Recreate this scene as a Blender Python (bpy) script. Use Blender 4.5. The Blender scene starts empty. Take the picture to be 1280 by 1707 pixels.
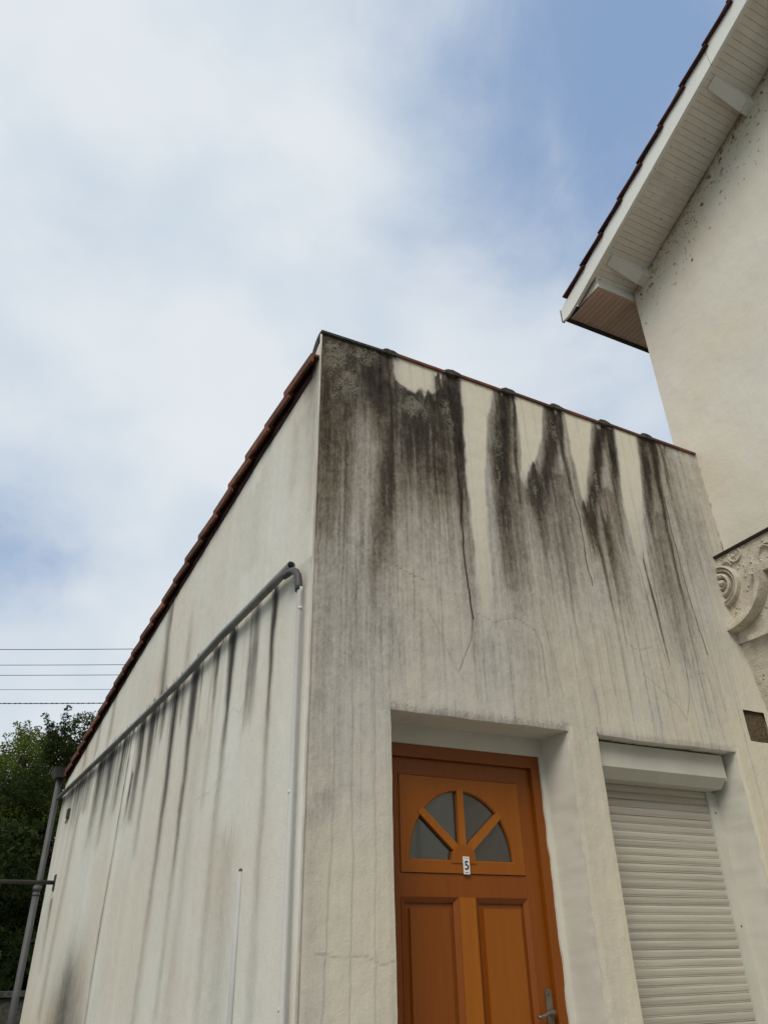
import bpy, bmesh, math, random
import numpy as np
from mathutils import Vector, Matrix
random.seed(7)
S = bpy.context.scene
COL = S.collection

# ------------------------------------------------------------------ camera
cam_d = bpy.data.cameras.new("camera")
cam = bpy.data.objects.new("camera", cam_d)
COL.objects.link(cam)
FW = Vector((0.3839128, 0.76772423, 0.51304041))
RT = Vector((0.8985697, -0.43853249, -0.01617881))
UP = Vector((-0.21256403, -0.46721382, 0.85821197))
m = Matrix.Identity(4)
for r in range(3):
    m[r][0], m[r][1], m[r][2] = RT[r], UP[r], -FW[r]
m.translation = Vector((-1.12862538, -3.02256003, 1.6))
cam.matrix_world = m
cam_d.sensor_fit = 'HORIZONTAL'
cam_d.sensor_width = 36.0
cam_d.lens = 36.0 * 1249.03 / 1280.0
cam_d.clip_start = 0.05
cam_d.clip_end = 2000
S.camera = cam

# ------------------------------------------------------------------ sky and sun
W = bpy.data.worlds.new("World")
S.world = W
W.use_nodes = True
nt = W.node_tree
nt.nodes.clear()


def N(t, kind, **kw):
    n = t.nodes.new(kind)
    for k, v in kw.items():
        setattr(n, k, v)
    return n


def M(t, op, a, b=None, c=None, clamp=False):
    n = t.nodes.new('ShaderNodeMath')
    n.operation = op
    n.use_clamp = clamp
    for i, v in enumerate((a, b, c)):
        if v is None:
            continue
        if isinstance(v, (int, float)):
            n.inputs[i].default_value = v
        else:
            t.links.new(v, n.inputs[i])
    return n.outputs[0]


def mixc(t, f, a, b, mode='MIX'):
    n = t.nodes.new('ShaderNodeMix')
    n.data_type = 'RGBA'
    n.blend_type = mode
    for s, v in ((0, f), (6, a), (7, b)):
        if isinstance(v, (int, float)):
            n.inputs[s].default_value = v
        elif isinstance(v, tuple):
            n.inputs[s].default_value = (*v[:3], 1)
        else:
            t.links.new(v, n.inputs[s])
    return n.outputs[2]


def maprange(t, v, a, b, c, d, smooth=False):
    n = t.nodes.new('ShaderNodeMapRange')
    if smooth:
        n.interpolation_type = 'SMOOTHERSTEP'
    t.links.new(v, n.inputs[0])
    for i, x in enumerate((a, b, c, d)):
        n.inputs[i + 1].default_value = x
    return n.outputs[0]


SUN_EL, SUN_AZ = math.radians(46), math.radians(222)      # azimuth from +y, clockwise
sky = N(nt, 'ShaderNodeTexSky', sky_type='NISHITA', sun_disc=False)
sky.sun_elevation = SUN_EL
sky.sun_rotation = SUN_AZ
sky.air_density = 1.0
sky.dust_density = 0.6
sky.ozone_density = 1.5
tc = N(nt, 'ShaderNodeTexCoord')
mp = N(nt, 'ShaderNodeMapping')
mp.inputs['Scale'].default_value = (1.0, 1.0, 1.25)
mp.inputs['Location'].default_value = (0.37, 0.11, 0.9)
nt.links.new(tc.outputs['Generated'], mp.inputs['Vector'])
n1 = N(nt, 'ShaderNodeTexNoise')
n1.inputs['Scale'].default_value = 2.3
n1.inputs['Detail'].default_value = 7
n1.inputs['Roughness'].default_value = 0.42
n1.inputs['Distortion'].default_value = 0.15
nt.links.new(mp.outputs[0], n1.inputs['Vector'])
n2 = N(nt, 'ShaderNodeTexNoise')
n2.inputs['Scale'].default_value = 5.0
n2.inputs['Detail'].default_value = 5
n2.inputs['Roughness'].default_value = 0.45
nt.links.new(mp.outputs[0], n2.inputs['Vector'])
n3 = N(nt, 'ShaderNodeTexNoise')
n3.inputs['Scale'].default_value = 3.2
n3.inputs['Detail'].default_value = 9
n3.inputs['Roughness'].default_value = 0.55
n3.inputs['Distortion'].default_value = 0.5
nt.links.new(mp.outputs[0], n3.inputs['Vector'])
# thin places in the cloud deck: direction, half angle (deg), depth
HOLES = [((0.37, 0.34, 0.865), 15, .66), ((0.48, 0.36, 0.80), 8, .42), ((0.50, 0.22, 0.84), 14, .5), ((-0.058, 0.904, 0.423), 8, .72), ((-0.018, 0.663, 0.748), 10, .16),
         ((0.607, 0.518, 0.602), 13, .12), ((0.22, 0.36, 0.905), 15, .20), ((0.72, 0.2, 0.65), 24, .4), ((-0.4, 0.8, 0.4), 20, .4)]
hole = None
for d, ang, w in HOLES:
    v = Vector(d).normalized()
    vm = N(nt, 'ShaderNodeVectorMath', operation='DISTANCE')
    vm.inputs[1].default_value = v
    nt.links.new(tc.outputs['Generated'], vm.inputs[0])
    q = M(nt, 'DIVIDE', vm.outputs['Value'], math.radians(ang) * .8)
    h = M(nt, 'MULTIPLY', M(nt, 'EXPONENT', M(nt, 'MULTIPLY', M(nt, 'MULTIPLY', q, q), -1.0)), w)
    hole = h if hole is None else M(nt, 'SUBTRACT', M(nt, 'ADD', hole, h), M(nt, 'MULTIPLY', hole, h))
nn = M(nt, 'ADD', M(nt, 'MULTIPLY_ADD', n1.outputs[0], 1.5, -.75), M(nt, 'MULTIPLY_ADD', n3.outputs[0], 2.4, -1.2))
bl = M(nt, 'SUBTRACT', M(nt, 'MULTIPLY', hole, 1.05), M(nt, 'MULTIPLY', nn, M(nt, 'MULTIPLY_ADD', hole, .75, .20)))
bl = M(nt, 'ADD', bl, .05)
cf = M(nt, 'SUBTRACT', 1.0, maprange(nt, bl, -.08, 1.12, 0.0, .95, True))
shade = maprange(nt, n2.outputs[0], 0.3, 0.7, 0.0, 1.0, True)
cloudcol = mixc(nt, shade, (4.75, 5.35, 5.95), (5.75, 6.1, 6.4))
skyb = mixc(nt, 1.0, sky.outputs[0], (1.25, 1.12, 1.0), 'MULTIPLY')
skyb = mixc(nt, 0.8, skyb, (1.85, 2.85, 4.7))
col = mixc(nt, cf, skyb, cloudcol)
bg = N(nt, 'ShaderNodeBackground')
bg.inputs['Strength'].default_value = 0.1
nt.links.new(col, bg.inputs['Color'])
wo = N(nt, 'ShaderNodeOutputWorld')
nt.links.new(bg.outputs[0], wo.inputs['Surface'])

sd = bpy.data.lights.new("sun", 'SUN')
sd.energy = 1.5
sd.angle = math.radians(28)
sd.color = (1.0, 0.93, 0.82)
so = bpy.data.objects.new("sun", sd)
COL.objects.link(so)
sdir = Vector((math.sin(SUN_AZ) * math.cos(SUN_EL), math.cos(SUN_AZ) * math.cos(SUN_EL), math.sin(SUN_EL)))
so.rotation_euler = sdir.to_track_quat('Z', 'Y').to_euler()

S.view_settings.view_transform = 'Standard'
S.view_settings.look = 'None'
S.view_settings.exposure = 0.42
S.view_settings.gamma = 1.0
S.view_settings.use_curve_mapping = False
S.render.engine = 'CYCLES'
S.cycles.max_bounces = 6

# ------------------------------------------------------------------ helpers


def mk(name, c, rough=0.8, c2=None, scale=6.0, stretch=(1, 1, 1), bump=0.2, bscale=60.0, spec=0.3, metal=0.0,
       lo=0.35, hi=0.7, rvar=0.0, spots=None):
    """base colour broken by a large noise towards c2, and a fine bump"""
    mt = bpy.data.materials.new(name)
    mt.use_nodes = True
    t = mt.node_tree
    b = t.nodes['Principled BSDF']
    b.inputs['Roughness'].default_value = rough
    b.inputs['Specular IOR Level'].default_value = spec
    b.inputs['Metallic'].default_value = metal
    geo = N(t, 'ShaderNodeNewGeometry')
    pos = geo.outputs['Position']
    mpn = N(t, 'ShaderNodeMapping')
    mpn.inputs['Scale'].default_value = stretch
    t.links.new(pos, mpn.inputs[0])
    out = None
    if c2 is None:
        c2 = tuple(x * 0.75 for x in c)
    nz = N(t, 'ShaderNodeTexNoise')
    nz.inputs['Scale'].default_value = scale
    nz.inputs['Detail'].default_value = 7
    nz.inputs['Roughness'].default_value = 0.6
    t.links.new(mpn.outputs[0], nz.inputs['Vector'])
    f = maprange(t, nz.outputs[0], lo, hi, 0, 1)
    out = mixc(t, f, c, c2)
    if rvar:
        oi = N(t, 'ShaderNodeObjectInfo')
        f2 = maprange(t, oi.outputs['Random'], 0, 1, 1 - rvar, 1 + rvar)
        cb = N(t, 'ShaderNodeCombineColor')
        for i in range(3):
            t.links.new(f2, cb.inputs[i])
        out = mixc(t, 1.0, out, cb.outputs[0], 'MULTIPLY')
    if spots:
        ns = N(t, 'ShaderNodeTexNoise')
        ns.inputs['Scale'].default_value = spots[0]
        ns.inputs['Detail'].default_value = 3
        t.links.new(pos, ns.inputs['Vector'])
        fs = maprange(t, ns.outputs[0], spots[1], spots[1] + .05, 0, spots[3])
        out = mixc(t, fs, out, spots[2])
    t.links.new(out, b.inputs['Base Color'])
    if bump:
        nb = N(t, 'ShaderNodeTexNoise')
        nb.inputs['Scale'].default_value = bscale
        nb.inputs['Detail'].default_value = 5
        t.links.new(pos, nb.inputs['Vector'])
        bp = N(t, 'ShaderNodeBump')
        bp.inputs['Strength'].default_value = bump
        bp.inputs['Distance'].default_value = 0.01
        t.links.new(nb.outputs[0], bp.inputs['Height'])
        t.links.new(bp.outputs[0], b.inputs['Normal'])
    return mt


def tag(o, label=None, cat=None, group=None, kind=None):
    if label:
        o['label'] = label
    if cat:
        o['category'] = cat
    if group:
        o['group'] = group
    if kind:
        o['kind'] = kind
    return o


def empty(name, loc=(0, 0, 0), label=None, cat=None, group=None, parent=None):
    o = bpy.data.objects.new(name, None)
    COL.objects.link(o)
    o.location = loc
    o.empty_display_size = 0.2
    if parent:
        o.parent = parent
    return tag(o, label, cat, group)


def link(name, me, mat=None, parent=None, loc=None, smooth=False):
    o = bpy.data.objects.new(name, me)
    COL.objects.link(o)
    if mat:
        me.materials.append(mat)
    if parent:
        o.parent = parent
    if loc:
        o.location = loc
    if smooth:
        me.polygons.foreach_set('use_smooth', [True] * len(me.polygons))
    return o


def mesh(name, v, f):
    me = bpy.data.meshes.new(name)
    me.from_pydata([tuple(p) for p in v], [], f)
    me.validate()
    me.update()
    return me


class B:
    """collects shapes into one bmesh"""

    def __init__(s):
        s.bm = bmesh.new()

    def quadbox(s, p):
        """8 corners: bottom ring 0-3, top ring 4-7"""
        v = [s.bm.verts.new(q) for q in p]
        for f in ((3, 2, 1, 0), (4, 5, 6, 7), (0, 1, 5, 4), (1, 2, 6, 5), (2, 3, 7, 6), (3, 0, 4, 7)):
            s.bm.faces.new([v[i] for i in f])
        return s

    def box(s, x0, x1, y0, y1, z0, z1):
        return s.quadbox([(x0, y0, z0), (x1, y0, z0), (x1, y1, z0), (x0, y1, z0),
                          (x0, y0, z1), (x1, y0, z1), (x1, y1, z1), (x0, y1, z1)])

    def quad(s, *p):
        s.bm.faces.new([s.bm.verts.new(q) for q in p])
        return s

    def prism(s, poly, d0, d1, fn):
        """poly: 2D outline, fn(u, v, d) -> 3D; extruded from d0 to d1"""
        a = [s.bm.verts.new(fn(u, v, d0)) for u, v in poly]
        b = [s.bm.verts.new(fn(u, v, d1)) for u, v in poly]
        n = len(poly)
        s.bm.faces.new(a)
        s.bm.faces.new(b[::-1])
        for i in range(n):
            s.bm.faces.new([a[i], b[i], b[(i + 1) % n], a[(i + 1) % n]])
        return s

    def tube(s, pts, r, seg=12, caps=True):
        pts = [Vector(p) for p in pts]
        rr = r if isinstance(r, (list, tuple)) else [r] * len(pts)
        rings = []
        prev = None
        for i, p in enumerate(pts):
            d = (pts[min(i + 1, len(pts) - 1)] - pts[max(i - 1, 0)]).normalized()
            if prev is None:
                a = d.orthogonal().normalized()
            else:
                a = (prev - d * prev.dot(d)).normalized()
            prev = a
            b = d.cross(a)
            rings.append([s.bm.verts.new(p + (a * math.cos(2 * math.pi * k / seg) + b * math.sin(2 * math.pi * k / seg)) * rr[i]) for k in range(seg)])
        for i in range(len(rings) - 1):
            for k in range(seg):
                s.bm.faces.new([rings[i][k], rings[i][(k + 1) % seg], rings[i + 1][(k + 1) % seg], rings[i + 1][k]])
        if caps:
            s.bm.faces.new(rings[0][::-1])
            s.bm.faces.new(rings[-1])
        return s

    def out(s, name, mat, parent=None, bevel=0.0, smooth=False, loc=None, seg=2):
        if bevel:
            bmesh.ops.bevel(s.bm, geom=[e for e in s.bm.edges if len(e.link_faces) == 2 and e.calc_face_angle(0) > 0.5],
                            offset=bevel, segments=seg, affect='EDGES', clamp_overlap=True)
        bmesh.ops.recalc_face_normals(s.bm, faces=s.bm.faces)
        me = bpy.data.meshes.new(name)
        s.bm.to_mesh(me)
        s.bm.free()
        return link(name, me, mat, parent, loc, smooth)


rng = np.random.default_rng(3)


def vnoise(u, v, seed=0):
    """smooth value noise at arrays u, v (already scaled); -1..1"""
    r = np.random.default_rng(seed)
    T = r.uniform(-1, 1, (256, 256))
    iu, iv = np.floor(u).astype(int), np.floor(v).astype(int)
    fu, fv = u - iu, v - iv
    fu, fv = fu * fu * (3 - 2 * fu), fv * fv * (3 - 2 * fv)
    a, b = T[iu % 256, iv % 256], T[(iu + 1) % 256, iv % 256]
    c, d = T[iu % 256, (iv + 1) % 256], T[(iu + 1) % 256, (iv + 1) % 256]
    return (a * (1 - fu) + b * fu) * (1 - fv) + (c * (1 - fu) + d * fu) * fv


def fbm(u, v, seed=0, o=4, g=0.5):
    s, a, k = 0, 1.0, 0
    tot = 0
    for i in range(o):
        s = s + a * vnoise(u * 2 ** i, v * 2 ** i, seed + i)
        tot += a
        a *= g
    return s / tot


def sst(x, a, b):
    t = np.clip((x - a) / (b - a), 0, 1)
    return t * t * (3 - 2 * t)


def stroke(Fd, X, Z, pts, pw=2.5, seed=1, wob=0.012, soft=0.05):
    """darken field along a falling path of (x, z, half width, strength)"""
    P = np.array(sorted(pts, key=lambda q: q[1]))
    xc = np.interp(Z, P[:, 1], P[:, 0])
    w = np.interp(Z, P[:, 1], P[:, 2])
    st = np.interp(Z, P[:, 1], P[:, 3])
    zz = Z + 0.07 * vnoise(X * 45, Z * 3, seed + 7)
    edge = sst(zz, P[0, 1] - soft, P[0, 1] + soft) * (1 - sst(zz, P[-1, 1] + .01, P[-1, 1] + .04))
    dx = X - xc + wob * fbm(X * 9, Z * 5, seed, 3)
    v = st * np.exp(-np.abs(dx / np.maximum(w, 1e-4)) ** pw) * edge
    return 1 - (1 - Fd) * (1 - np.clip(v, 0, 1))


def wipe(Fd, X, Z, rows, seed=2, sx=0.012):
    """clean render between two edges: rows of (z, x_left, x_right, amount)"""
    P = np.array(sorted(rows))
    a = np.interp(Z, P[:, 0], P[:, 1])
    b = np.interp(Z, P[:, 0], P[:, 2])
    am = np.interp(Z, P[:, 0], P[:, 3])
    q = 0.014 * fbm(X * 14, Z * 9, seed, 3)
    k = sst(X + q, a - sx, a + sx) * (1 - sst(X + q, b - sx, b + sx))
    zz = Z + 0.045 * fbm(X * 16, Z * 4, seed + 5, 3)
    k = k * sst(zz, P[0, 0] - .02, P[0, 0] + .03) * (1 - sst(zz, P[-1, 0] + .01, P[-1, 0] + .04))
    return Fd * (1 - k * am)


def cracks(C, X, Z, lines, w=0.0042):
    for ln in lines:
        st = ln[0] * (.62 if ln[0] < .7 else 1.0)
        pts = ln[1:]
        for (x0, z0), (x1, z1) in zip(pts[:-1], pts[1:]):
            dx, dz = x1 - x0, z1 - z0
            L2 = dx * dx + dz * dz
            m_ = (X > min(x0, x1) - .06) & (X < max(x0, x1) + .06) & (Z > min(z0, z1) - .06) & (Z < max(z0, z1) + .06)
            if not m_.any():
                continue
            xs, zs = X[m_], Z[m_]
            xs = xs + .010 * fbm(xs * 3, zs * 9, 31, 3)
            zs2 = zs + .010 * fbm(xs * 9, zs * 9, 33, 3)
            t = np.clip(((xs - x0) * dx + (zs2 - z0) * dz) / L2, 0, 1)
            d = np.hypot(xs - x0 - t * dx, zs2 - z0 - t * dz)
            C[m_] = np.maximum(C[m_], st * np.exp(-(d / w) ** 2))
    return C


def segs(breaks, step):
    out = [breaks[0]]
    for a, b in zip(breaks[:-1], breaks[1:]):
        n = max(1, int(round((b - a) / step)))
        out += list(np.linspace(a, b, n + 1)[1:])
    return np.array(out)


def gridmesh(name, P, keep, attrs):
    """P (nu, nv, 3) points, keep (nu-1, nv-1) cells, attrs name -> (nu, nv, 4)"""
    nu, nv = P.shape[:2]
    idx = np.arange(nu * nv).reshape(nu, nv)
    q = np.stack([idx[:-1, :-1], idx[1:, :-1], idx[1:, 1:], idx[:-1, 1:]], -1)[keep]
    me = bpy.data.meshes.new(name)
    used = np.unique(q)
    re = np.full(nu * nv, -1)
    re[used] = np.arange(len(used))
    q = re[q]
    me.vertices.add(len(used))
    me.vertices.foreach_set('co', P.reshape(-1, 3)[used].astype(np.float32).ravel())
    me.loops.add(q.size)
    me.loops.foreach_set('vertex_index', q.astype(np.int32).ravel())
    me.polygons.add(len(q))
    me.polygons.foreach_set('loop_start', np.arange(0, q.size, 4, dtype=np.int32))
    me.polygons.foreach_set('loop_total', np.full(len(q), 4, dtype=np.int32))
    me.polygons.foreach_set('use_smooth', np.ones(len(q), dtype=bool))
    me.update(calc_edges=True)
    for k, a in attrs.items():
        at = me.color_attributes.new(k, 'FLOAT_COLOR', 'POINT')
        at.data.foreach_set('color', a.reshape(-1, 4)[used].astype(np.float32).ravel())
    return me


def ramp(t, f, stops):
    n = t.nodes.new('ShaderNodeValToRGB')
    e = n.color_ramp.elements
    while len(e) < len(stops):
        e.new(0.5)
    for i, (p, c) in enumerate(stops):
        e[i].position = p
        e[i].color = (*c, 1)
    t.links.new(f, n.inputs[0])
    return n.outputs[0]


def render_mat(name, stops, warm, lichen=(0.27, 0.255, 0.20), streak=0.17, sscale=(110, 110, 14), bump=0.6, grain=0.10):
    """lime render with grime, lichen and cracks carried by the mesh attribute 'stain'"""
    mt = bpy.data.materials.new(name)
    mt.use_nodes = True
    t = mt.node_tree
    b = t.nodes['Principled BSDF']
    b.inputs['Roughness'].default_value = 0.92
    b.inputs['Specular IOR Level'].default_value = 0.15
    at = N(t, 'ShaderNodeAttribute', attribute_name='stain')
    sp = N(t, 'ShaderNodeSeparateColor')
    t.links.new(at.outputs['Color'], sp.inputs[0])
    g, wm, li, ck = sp.outputs[0], sp.outputs[1], sp.outputs[2], at.outputs['Alpha']
    tcn = N(t, 'ShaderNodeTexCoord')

    def noise(sc, detail, rough=0.6, scale=1.0):
        mpn = N(t, 'ShaderNodeMapping')
        mpn.inputs['Scale'].default_value = sc
        t.links.new(tcn.outputs['Object'], mpn.inputs[0])
        nz = N(t, 'ShaderNodeTexNoise')
        nz.inputs['Scale'].default_value = scale
        nz.inputs['Detail'].default_value = detail
        nz.inputs['Roughness'].default_value = rough
        t.links.new(mpn.outputs[0], nz.inputs['Vector'])
        return nz.outputs[0]
    ns = noise(sscale, 4)
    nf = noise((1, 1, 1), 6, 0.7, 120)
    nm = noise((1, 1, 1), 5, 0.6, 14)
    nfib = noise((190, 190, 60), 3, 0.6)
    k = M(t, 'MULTIPLY', g, M(t, 'SUBTRACT', 1.15, g))                  # strongest in mid tones
    k = M(t, 'MULTIPLY', k, 4 * streak)
    g2 = M(t, 'ADD', g, M(t, 'MULTIPLY', M(t, 'SUBTRACT', ns, 0.5), k))
    g2 = M(t, 'ADD', g2, M(t, 'MULTIPLY', M(t, 'SUBTRACT', nfib, 0.5), M(t, 'MULTIPLY', k, 0.7)))
    g2 = M(t, 'ADD', g2, M(t, 'MULTIPLY', M(t, 'SUBTRACT', nm, 0.5), M(t, 'MULTIPLY_ADD', k, 0.6, 0.10)))
    g2 = M(t, 'ADD', g2, M(t, 'MULTIPLY', M(t, 'SUBTRACT', nf, 0.5), grain), clamp=True)
    c = ramp(t, g2, stops)
    c = mixc(t, M(t, 'MULTIPLY', wm, 0.9, clamp=True), c, mixc(t, 1.0, c, warm, 'MULTIPLY'))
    # lichen: pale crust flecks between dark ones
    vo = N(t, 'ShaderNodeTexVoronoi')
    vo.inputs['Scale'].default_value = 120
    mpv = N(t, 'ShaderNodeMapping')
    mpv.inputs['Scale'].default_value = (1, 1, .6)
    t.links.new(tcn.outputs['Object'], mpv.inputs[0])
    nd = N(t, 'ShaderNodeTexNoise')
    nd.inputs['Scale'].default_value = 22
    nd.inputs['Detail'].default_value = 6
    t.links.new(tcn.outputs['Object'], nd.inputs['Vector'])
    t.links.new(mpv.outputs[0], vo.inputs['Vector'])
    fl = M(t, 'ADD', M(t, 'MULTIPLY', vo.outputs['Distance'], -0.9), M(t, 'MULTIPLY_ADD', nf, 1.4, M(t, 'MULTIPLY', nd.outputs[0], 1.2)))
    fl = M(t, 'ADD', fl, M(t, 'MULTIPLY_ADD', li, 0.62, -1.14))
    fl = maprange(t, fl, 0.0, 0.16, 0, 1)
    fl = M(t, 'MULTIPLY', fl, M(t, 'MULTIPLY', li, 1.0, clamp=True))
    c = mixc(t, M(t, 'MULTIPLY', fl, 0.75), c, mixc(t, maprange(t, nf, .35, .65, 0, 1), tuple(x * .35 for x in lichen), tuple(x * 1.25 for x in lichen)))
    c = mixc(t, M(t, 'MULTIPLY', ck, 0.9, clamp=True), c, (0.035, 0.03, 0.025))
    t.links.new(c, b.inputs['Base Color'])
    bp = N(t, 'ShaderNodeBump')
    bp.inputs['Strength'].default_value = bump
    bp.inputs['Distance'].default_value = 0.006
    hgt = M(t, 'ADD', M(t, 'MULTIPLY', nf, 0.6), M(t, 'MULTIPLY', nm, 1.0))
    hgt = M(t, 'ADD', hgt, M(t, 'MULTIPLY', fl, 0.7))
    hgt = M(t, 'SUBTRACT', hgt, M(t, 'MULTIPLY', ck, 1.5))
    t.links.new(hgt, bp.inputs['Height'])
    t.links.new(bp.outputs[0], b.inputs['Normal'])
    return mt


# ------------------------------------------------------------------ materials
M_FRONT = render_mat('stained_render', [(0.0, (.69, .65, .535)), (.22, (.53, .51, .46)), (.42, (.355, .343, .315)), (.60, (.205, .190, .165)),
                                        (.80, (.068, .060, .049)), (1.0, (.020, .018, .016))], (1.0, .90, .76))
M_SIDE = render_mat('side_render', [(0.0, (.725, .71, .65)), (.25, (.56, .54, .475)), (.5, (.33, .315, .28)), (.75, (.135, .125, .115)),
                                    (1.0, (.03, .029, .028))], (.92, .80, .68), streak=.22, sscale=(50, 50, 3), bump=.45, grain=.09)
M_HOUSE = render_mat('house_render', [(0.0, (.73, .71, .635)), (.3, (.55, .51, .42)), (.6, (.25, .20, .145)), (.8, (.10, .07, .045)), (1.0, (.03, .02, .015))],
                     (1.0, .92, .80), streak=.16, sscale=(6, 6, 6), bump=.5, grain=.06)
M_REVEAL = mk('reveal_render', (.65, .63, .55), .9, (.56, .545, .475), 5, (1, 1, .5), .10, 90, .15, lo=.4, hi=.85)
M_COND = mk('dull_conduit', (.44, .445, .44), .6, (.38, .38, .37), 4, bump=.05)
M_BEAD = mk('corner_bead_render', (.66, .64, .57), .9, (.30, .28, .24), 8, (1, 1, .3), .1, 90, .15)
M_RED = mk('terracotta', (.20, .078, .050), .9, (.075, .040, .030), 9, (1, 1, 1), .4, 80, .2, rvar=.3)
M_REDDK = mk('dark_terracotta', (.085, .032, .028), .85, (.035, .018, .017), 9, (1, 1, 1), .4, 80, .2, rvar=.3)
M_CEM = mk('weathered_cement', (.10, .095, .083), .95, (.035, .034, .030), 22, (1, 1, 1), .8, 90, .1)
M_DOOR = mk('door_stain', (.295, .084, .003), .40, (.265, .073, .0026), 3, (14, 14, .8), .04, 200, .4)
M_DOORLT = mk('door_stain_pale', (.35, .108, .005), .40, (.31, .092, .004), 3, (14, 14, .8), .04, 200, .4)  # paler door tone for the centre stile and glazing bars
M_DOORDK = mk('door_stain_deep', (.235, .061, .0025), .40, (.21, .053, .002), 3, (14, 14, .8), .04, 200, .4)
M_PVC = mk('grey_zinc', (.24, .24, .23), .42, (.14, .138, .13), 6, (1, 1, 1), .1, 60, .4)
M_PVCD = mk('dull_grey_pipe', (.095, .095, .097), .55, (.06, .06, .062), 6, (1, 1, 1), .1, 60, .4)
M_HOSE = mk('dark_hose', (.085, .08, .085), .55, (.05, .048, .05), 12, (1, 1, 1), .1, 60, .4)
M_WPIPE = mk('white_pipe', (.60, .60, .565), .5, (.52, .52, .49), 4, (1, 1, .3), .06, 60, .35)
M_STEEL = mk('dark_iron', (.055, .052, .05), .6, (.03, .025, .022), 10, (1, 1, 1), .2, 80, .4)
M_PEWTER = mk('pewter', (.24, .20, .16), .38, (.16, .13, .10), 20, (1, 1, 1), .1, 200, .5, metal=.7)
M_WOODW = mk('white_board', (.78, .78, .74), .55, (.70, .69, .64), 3, (1, 1, 1), .06, 60, .3, lo=.45, hi=.9, rvar=.02)
M_SOFF = mk('painted_soffit', (.79, .765, .69), .7, (.68, .64, .56), 5, (1, 1, 1), .1, 60, .25, rvar=.035, spots=(21, .69, (.09, .075, .055), .7))
M_BROWN = mk('brown_soffit', (.64, .48, .41), .6, (.58, .43, .36), 5, (1, 1, 1), .06, 60, .25, rvar=.05)
M_BRDK = mk('dark_brown_metal', (.045, .028, .024), .45, None, 5, (1, 1, 1), .05, 60, .35)
M_STONE = mk('carved_stone', (.64, .585, .48), .95, (.44, .385, .30), 16, (1, 1, 1), .55, 90, .1, spots=(38, .65, (.10, .08, .06), .75))
M_STONED = mk('brown_stone', (.155, .115, .075), .95, (.075, .055, .035), 10, (1, 1, 1), 1.0, 60, .1)
M_SHUT = mk('shutter_pvc', (.53, .505, .435), .5, (.38, .36, .305), 4, (.6, 1, 30), .08, 60, .35, rvar=.09)
M_SHBOX = mk('shutter_housing', (.60, .60, .53), .5, (.52, .52, .455), 4, (1, 1, 1), .05, 60, .35)
M_ASPH = mk('asphalt', (.055, .054, .052), .9, (.04, .04, .04), 3, (1, 1, 1), .5, 120, .3)
M_PAVE = mk('pavement_concrete', (.34, .325, .295), .9, (.24, .23, .21), 3, (1, 1, 1), .3, 80, .2)
M_GRASS = mk('garden_grass', (.055, .085, .025), .95, (.03, .05, .015), 6, (1, 1, 1), .8, 60, .1)
M_BARK = mk('bark', (.07, .05, .035), .95, (.035, .025, .02), 12, (1, 1, .3), 1, 40, .1)
M_OPP = mk('grey_render', (.52, .515, .48), .9, (.43, .425, .395), 3, (1, 1, 1), .3, 60, .1)
M_BRICK = mk('brick_face', (.16, .065, .05), .9, (.10, .045, .035), 6, (1, 1, 1), .4, 60, .1, rvar=.3)
M_WIRE = mk('wire_black', (.03, .03, .033), .7, None, 4)


def leafmat(name, c1, c2):
    mt = mk(name, c1, .55, c2, 1.3, (1, 1, 1), 0, spec=.08, lo=.3, hi=.7)
    t = mt.node_tree
    b = t.nodes['Principled BSDF']
    src = b.inputs['Base Color'].links[0].from_socket
    tr = N(t, 'ShaderNodeBsdfTranslucent')
    t.links.new(src, tr.inputs['Color'])
    mx = N(t, 'ShaderNodeMixShader')
    mx.inputs[0].default_value = .42
    t.links.new(b.outputs[0], mx.inputs[1])
    t.links.new(tr.outputs[0], mx.inputs[2])
    t.links.new(mx.outputs[0], t.nodes['Material Output'].inputs['Surface'])
    return mt


L_YEL = leafmat('leaf_yellow_green', (.32, .30, .03), (.17, .19, .02))
L_MID = leafmat('leaf_mid_green', (.15, .18, .025), (.07, .10, .018))
L_DARK = leafmat('leaf_dark_green', (.05, .07, .018), (.024, .038, .011))
L_LIME = leafmat('leaf_lime', (.24, .22, .02), (.15, .16, .02))

glass = bpy.data.materials.new('frosted_dark_glass')
glass.use_nodes = True
gb = glass.node_tree.nodes['Principled BSDF']
gb.inputs['Base Color'].default_value = (.026, .027, .025, 1)
gb.inputs['Roughness'].default_value = .07
gb.inputs['Specular IOR Level'].default_value = 1.0
gb.inputs['Coat Weight'].default_value = 1.0
gb.inputs['Coat Roughness'].default_value = .04
gt = glass.node_tree
gn = N(gt, 'ShaderNodeTexNoise')
gn.inputs['Scale'].default_value = 7
gc = N(gt, 'ShaderNodeTexCoord')
gt.links.new(gc.outputs['Object'], gn.inputs['Vector'])
gbp = N(gt, 'ShaderNodeBump')
gbp.inputs['Strength'].default_value = .04
gbp.inputs['Distance'].default_value = .02
gt.links.new(gn.outputs[0], gbp.inputs['Height'])
gt.links.new(gbp.outputs[0], gb.inputs['Normal'])

# ------------------------------------------------------------------ ground
g = B()
g.quad((-400, -400, -.15), (400, -400, -.15), (400, 400, -.15), (-400, 400, -.15))
tag(g.out('ground', M_GRASS), kind='structure')
g = B()
g.box(-200, 200, -9.2, -2.2, -.2, -.12)
tag(g.out('road', M_ASPH), kind='structure')
g = B()
g.box(-200, 200, -2.2, -.03, -.3, 0.0)
tag(g.out('pavement', M_PAVE, bevel=.01), kind='structure')
g = B()
g.box(-200, 200, -10.9, -9.2, -.3, 0.0)
tag(g.out('far_pavement', M_PAVE, bevel=.01), kind='structure')

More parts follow.
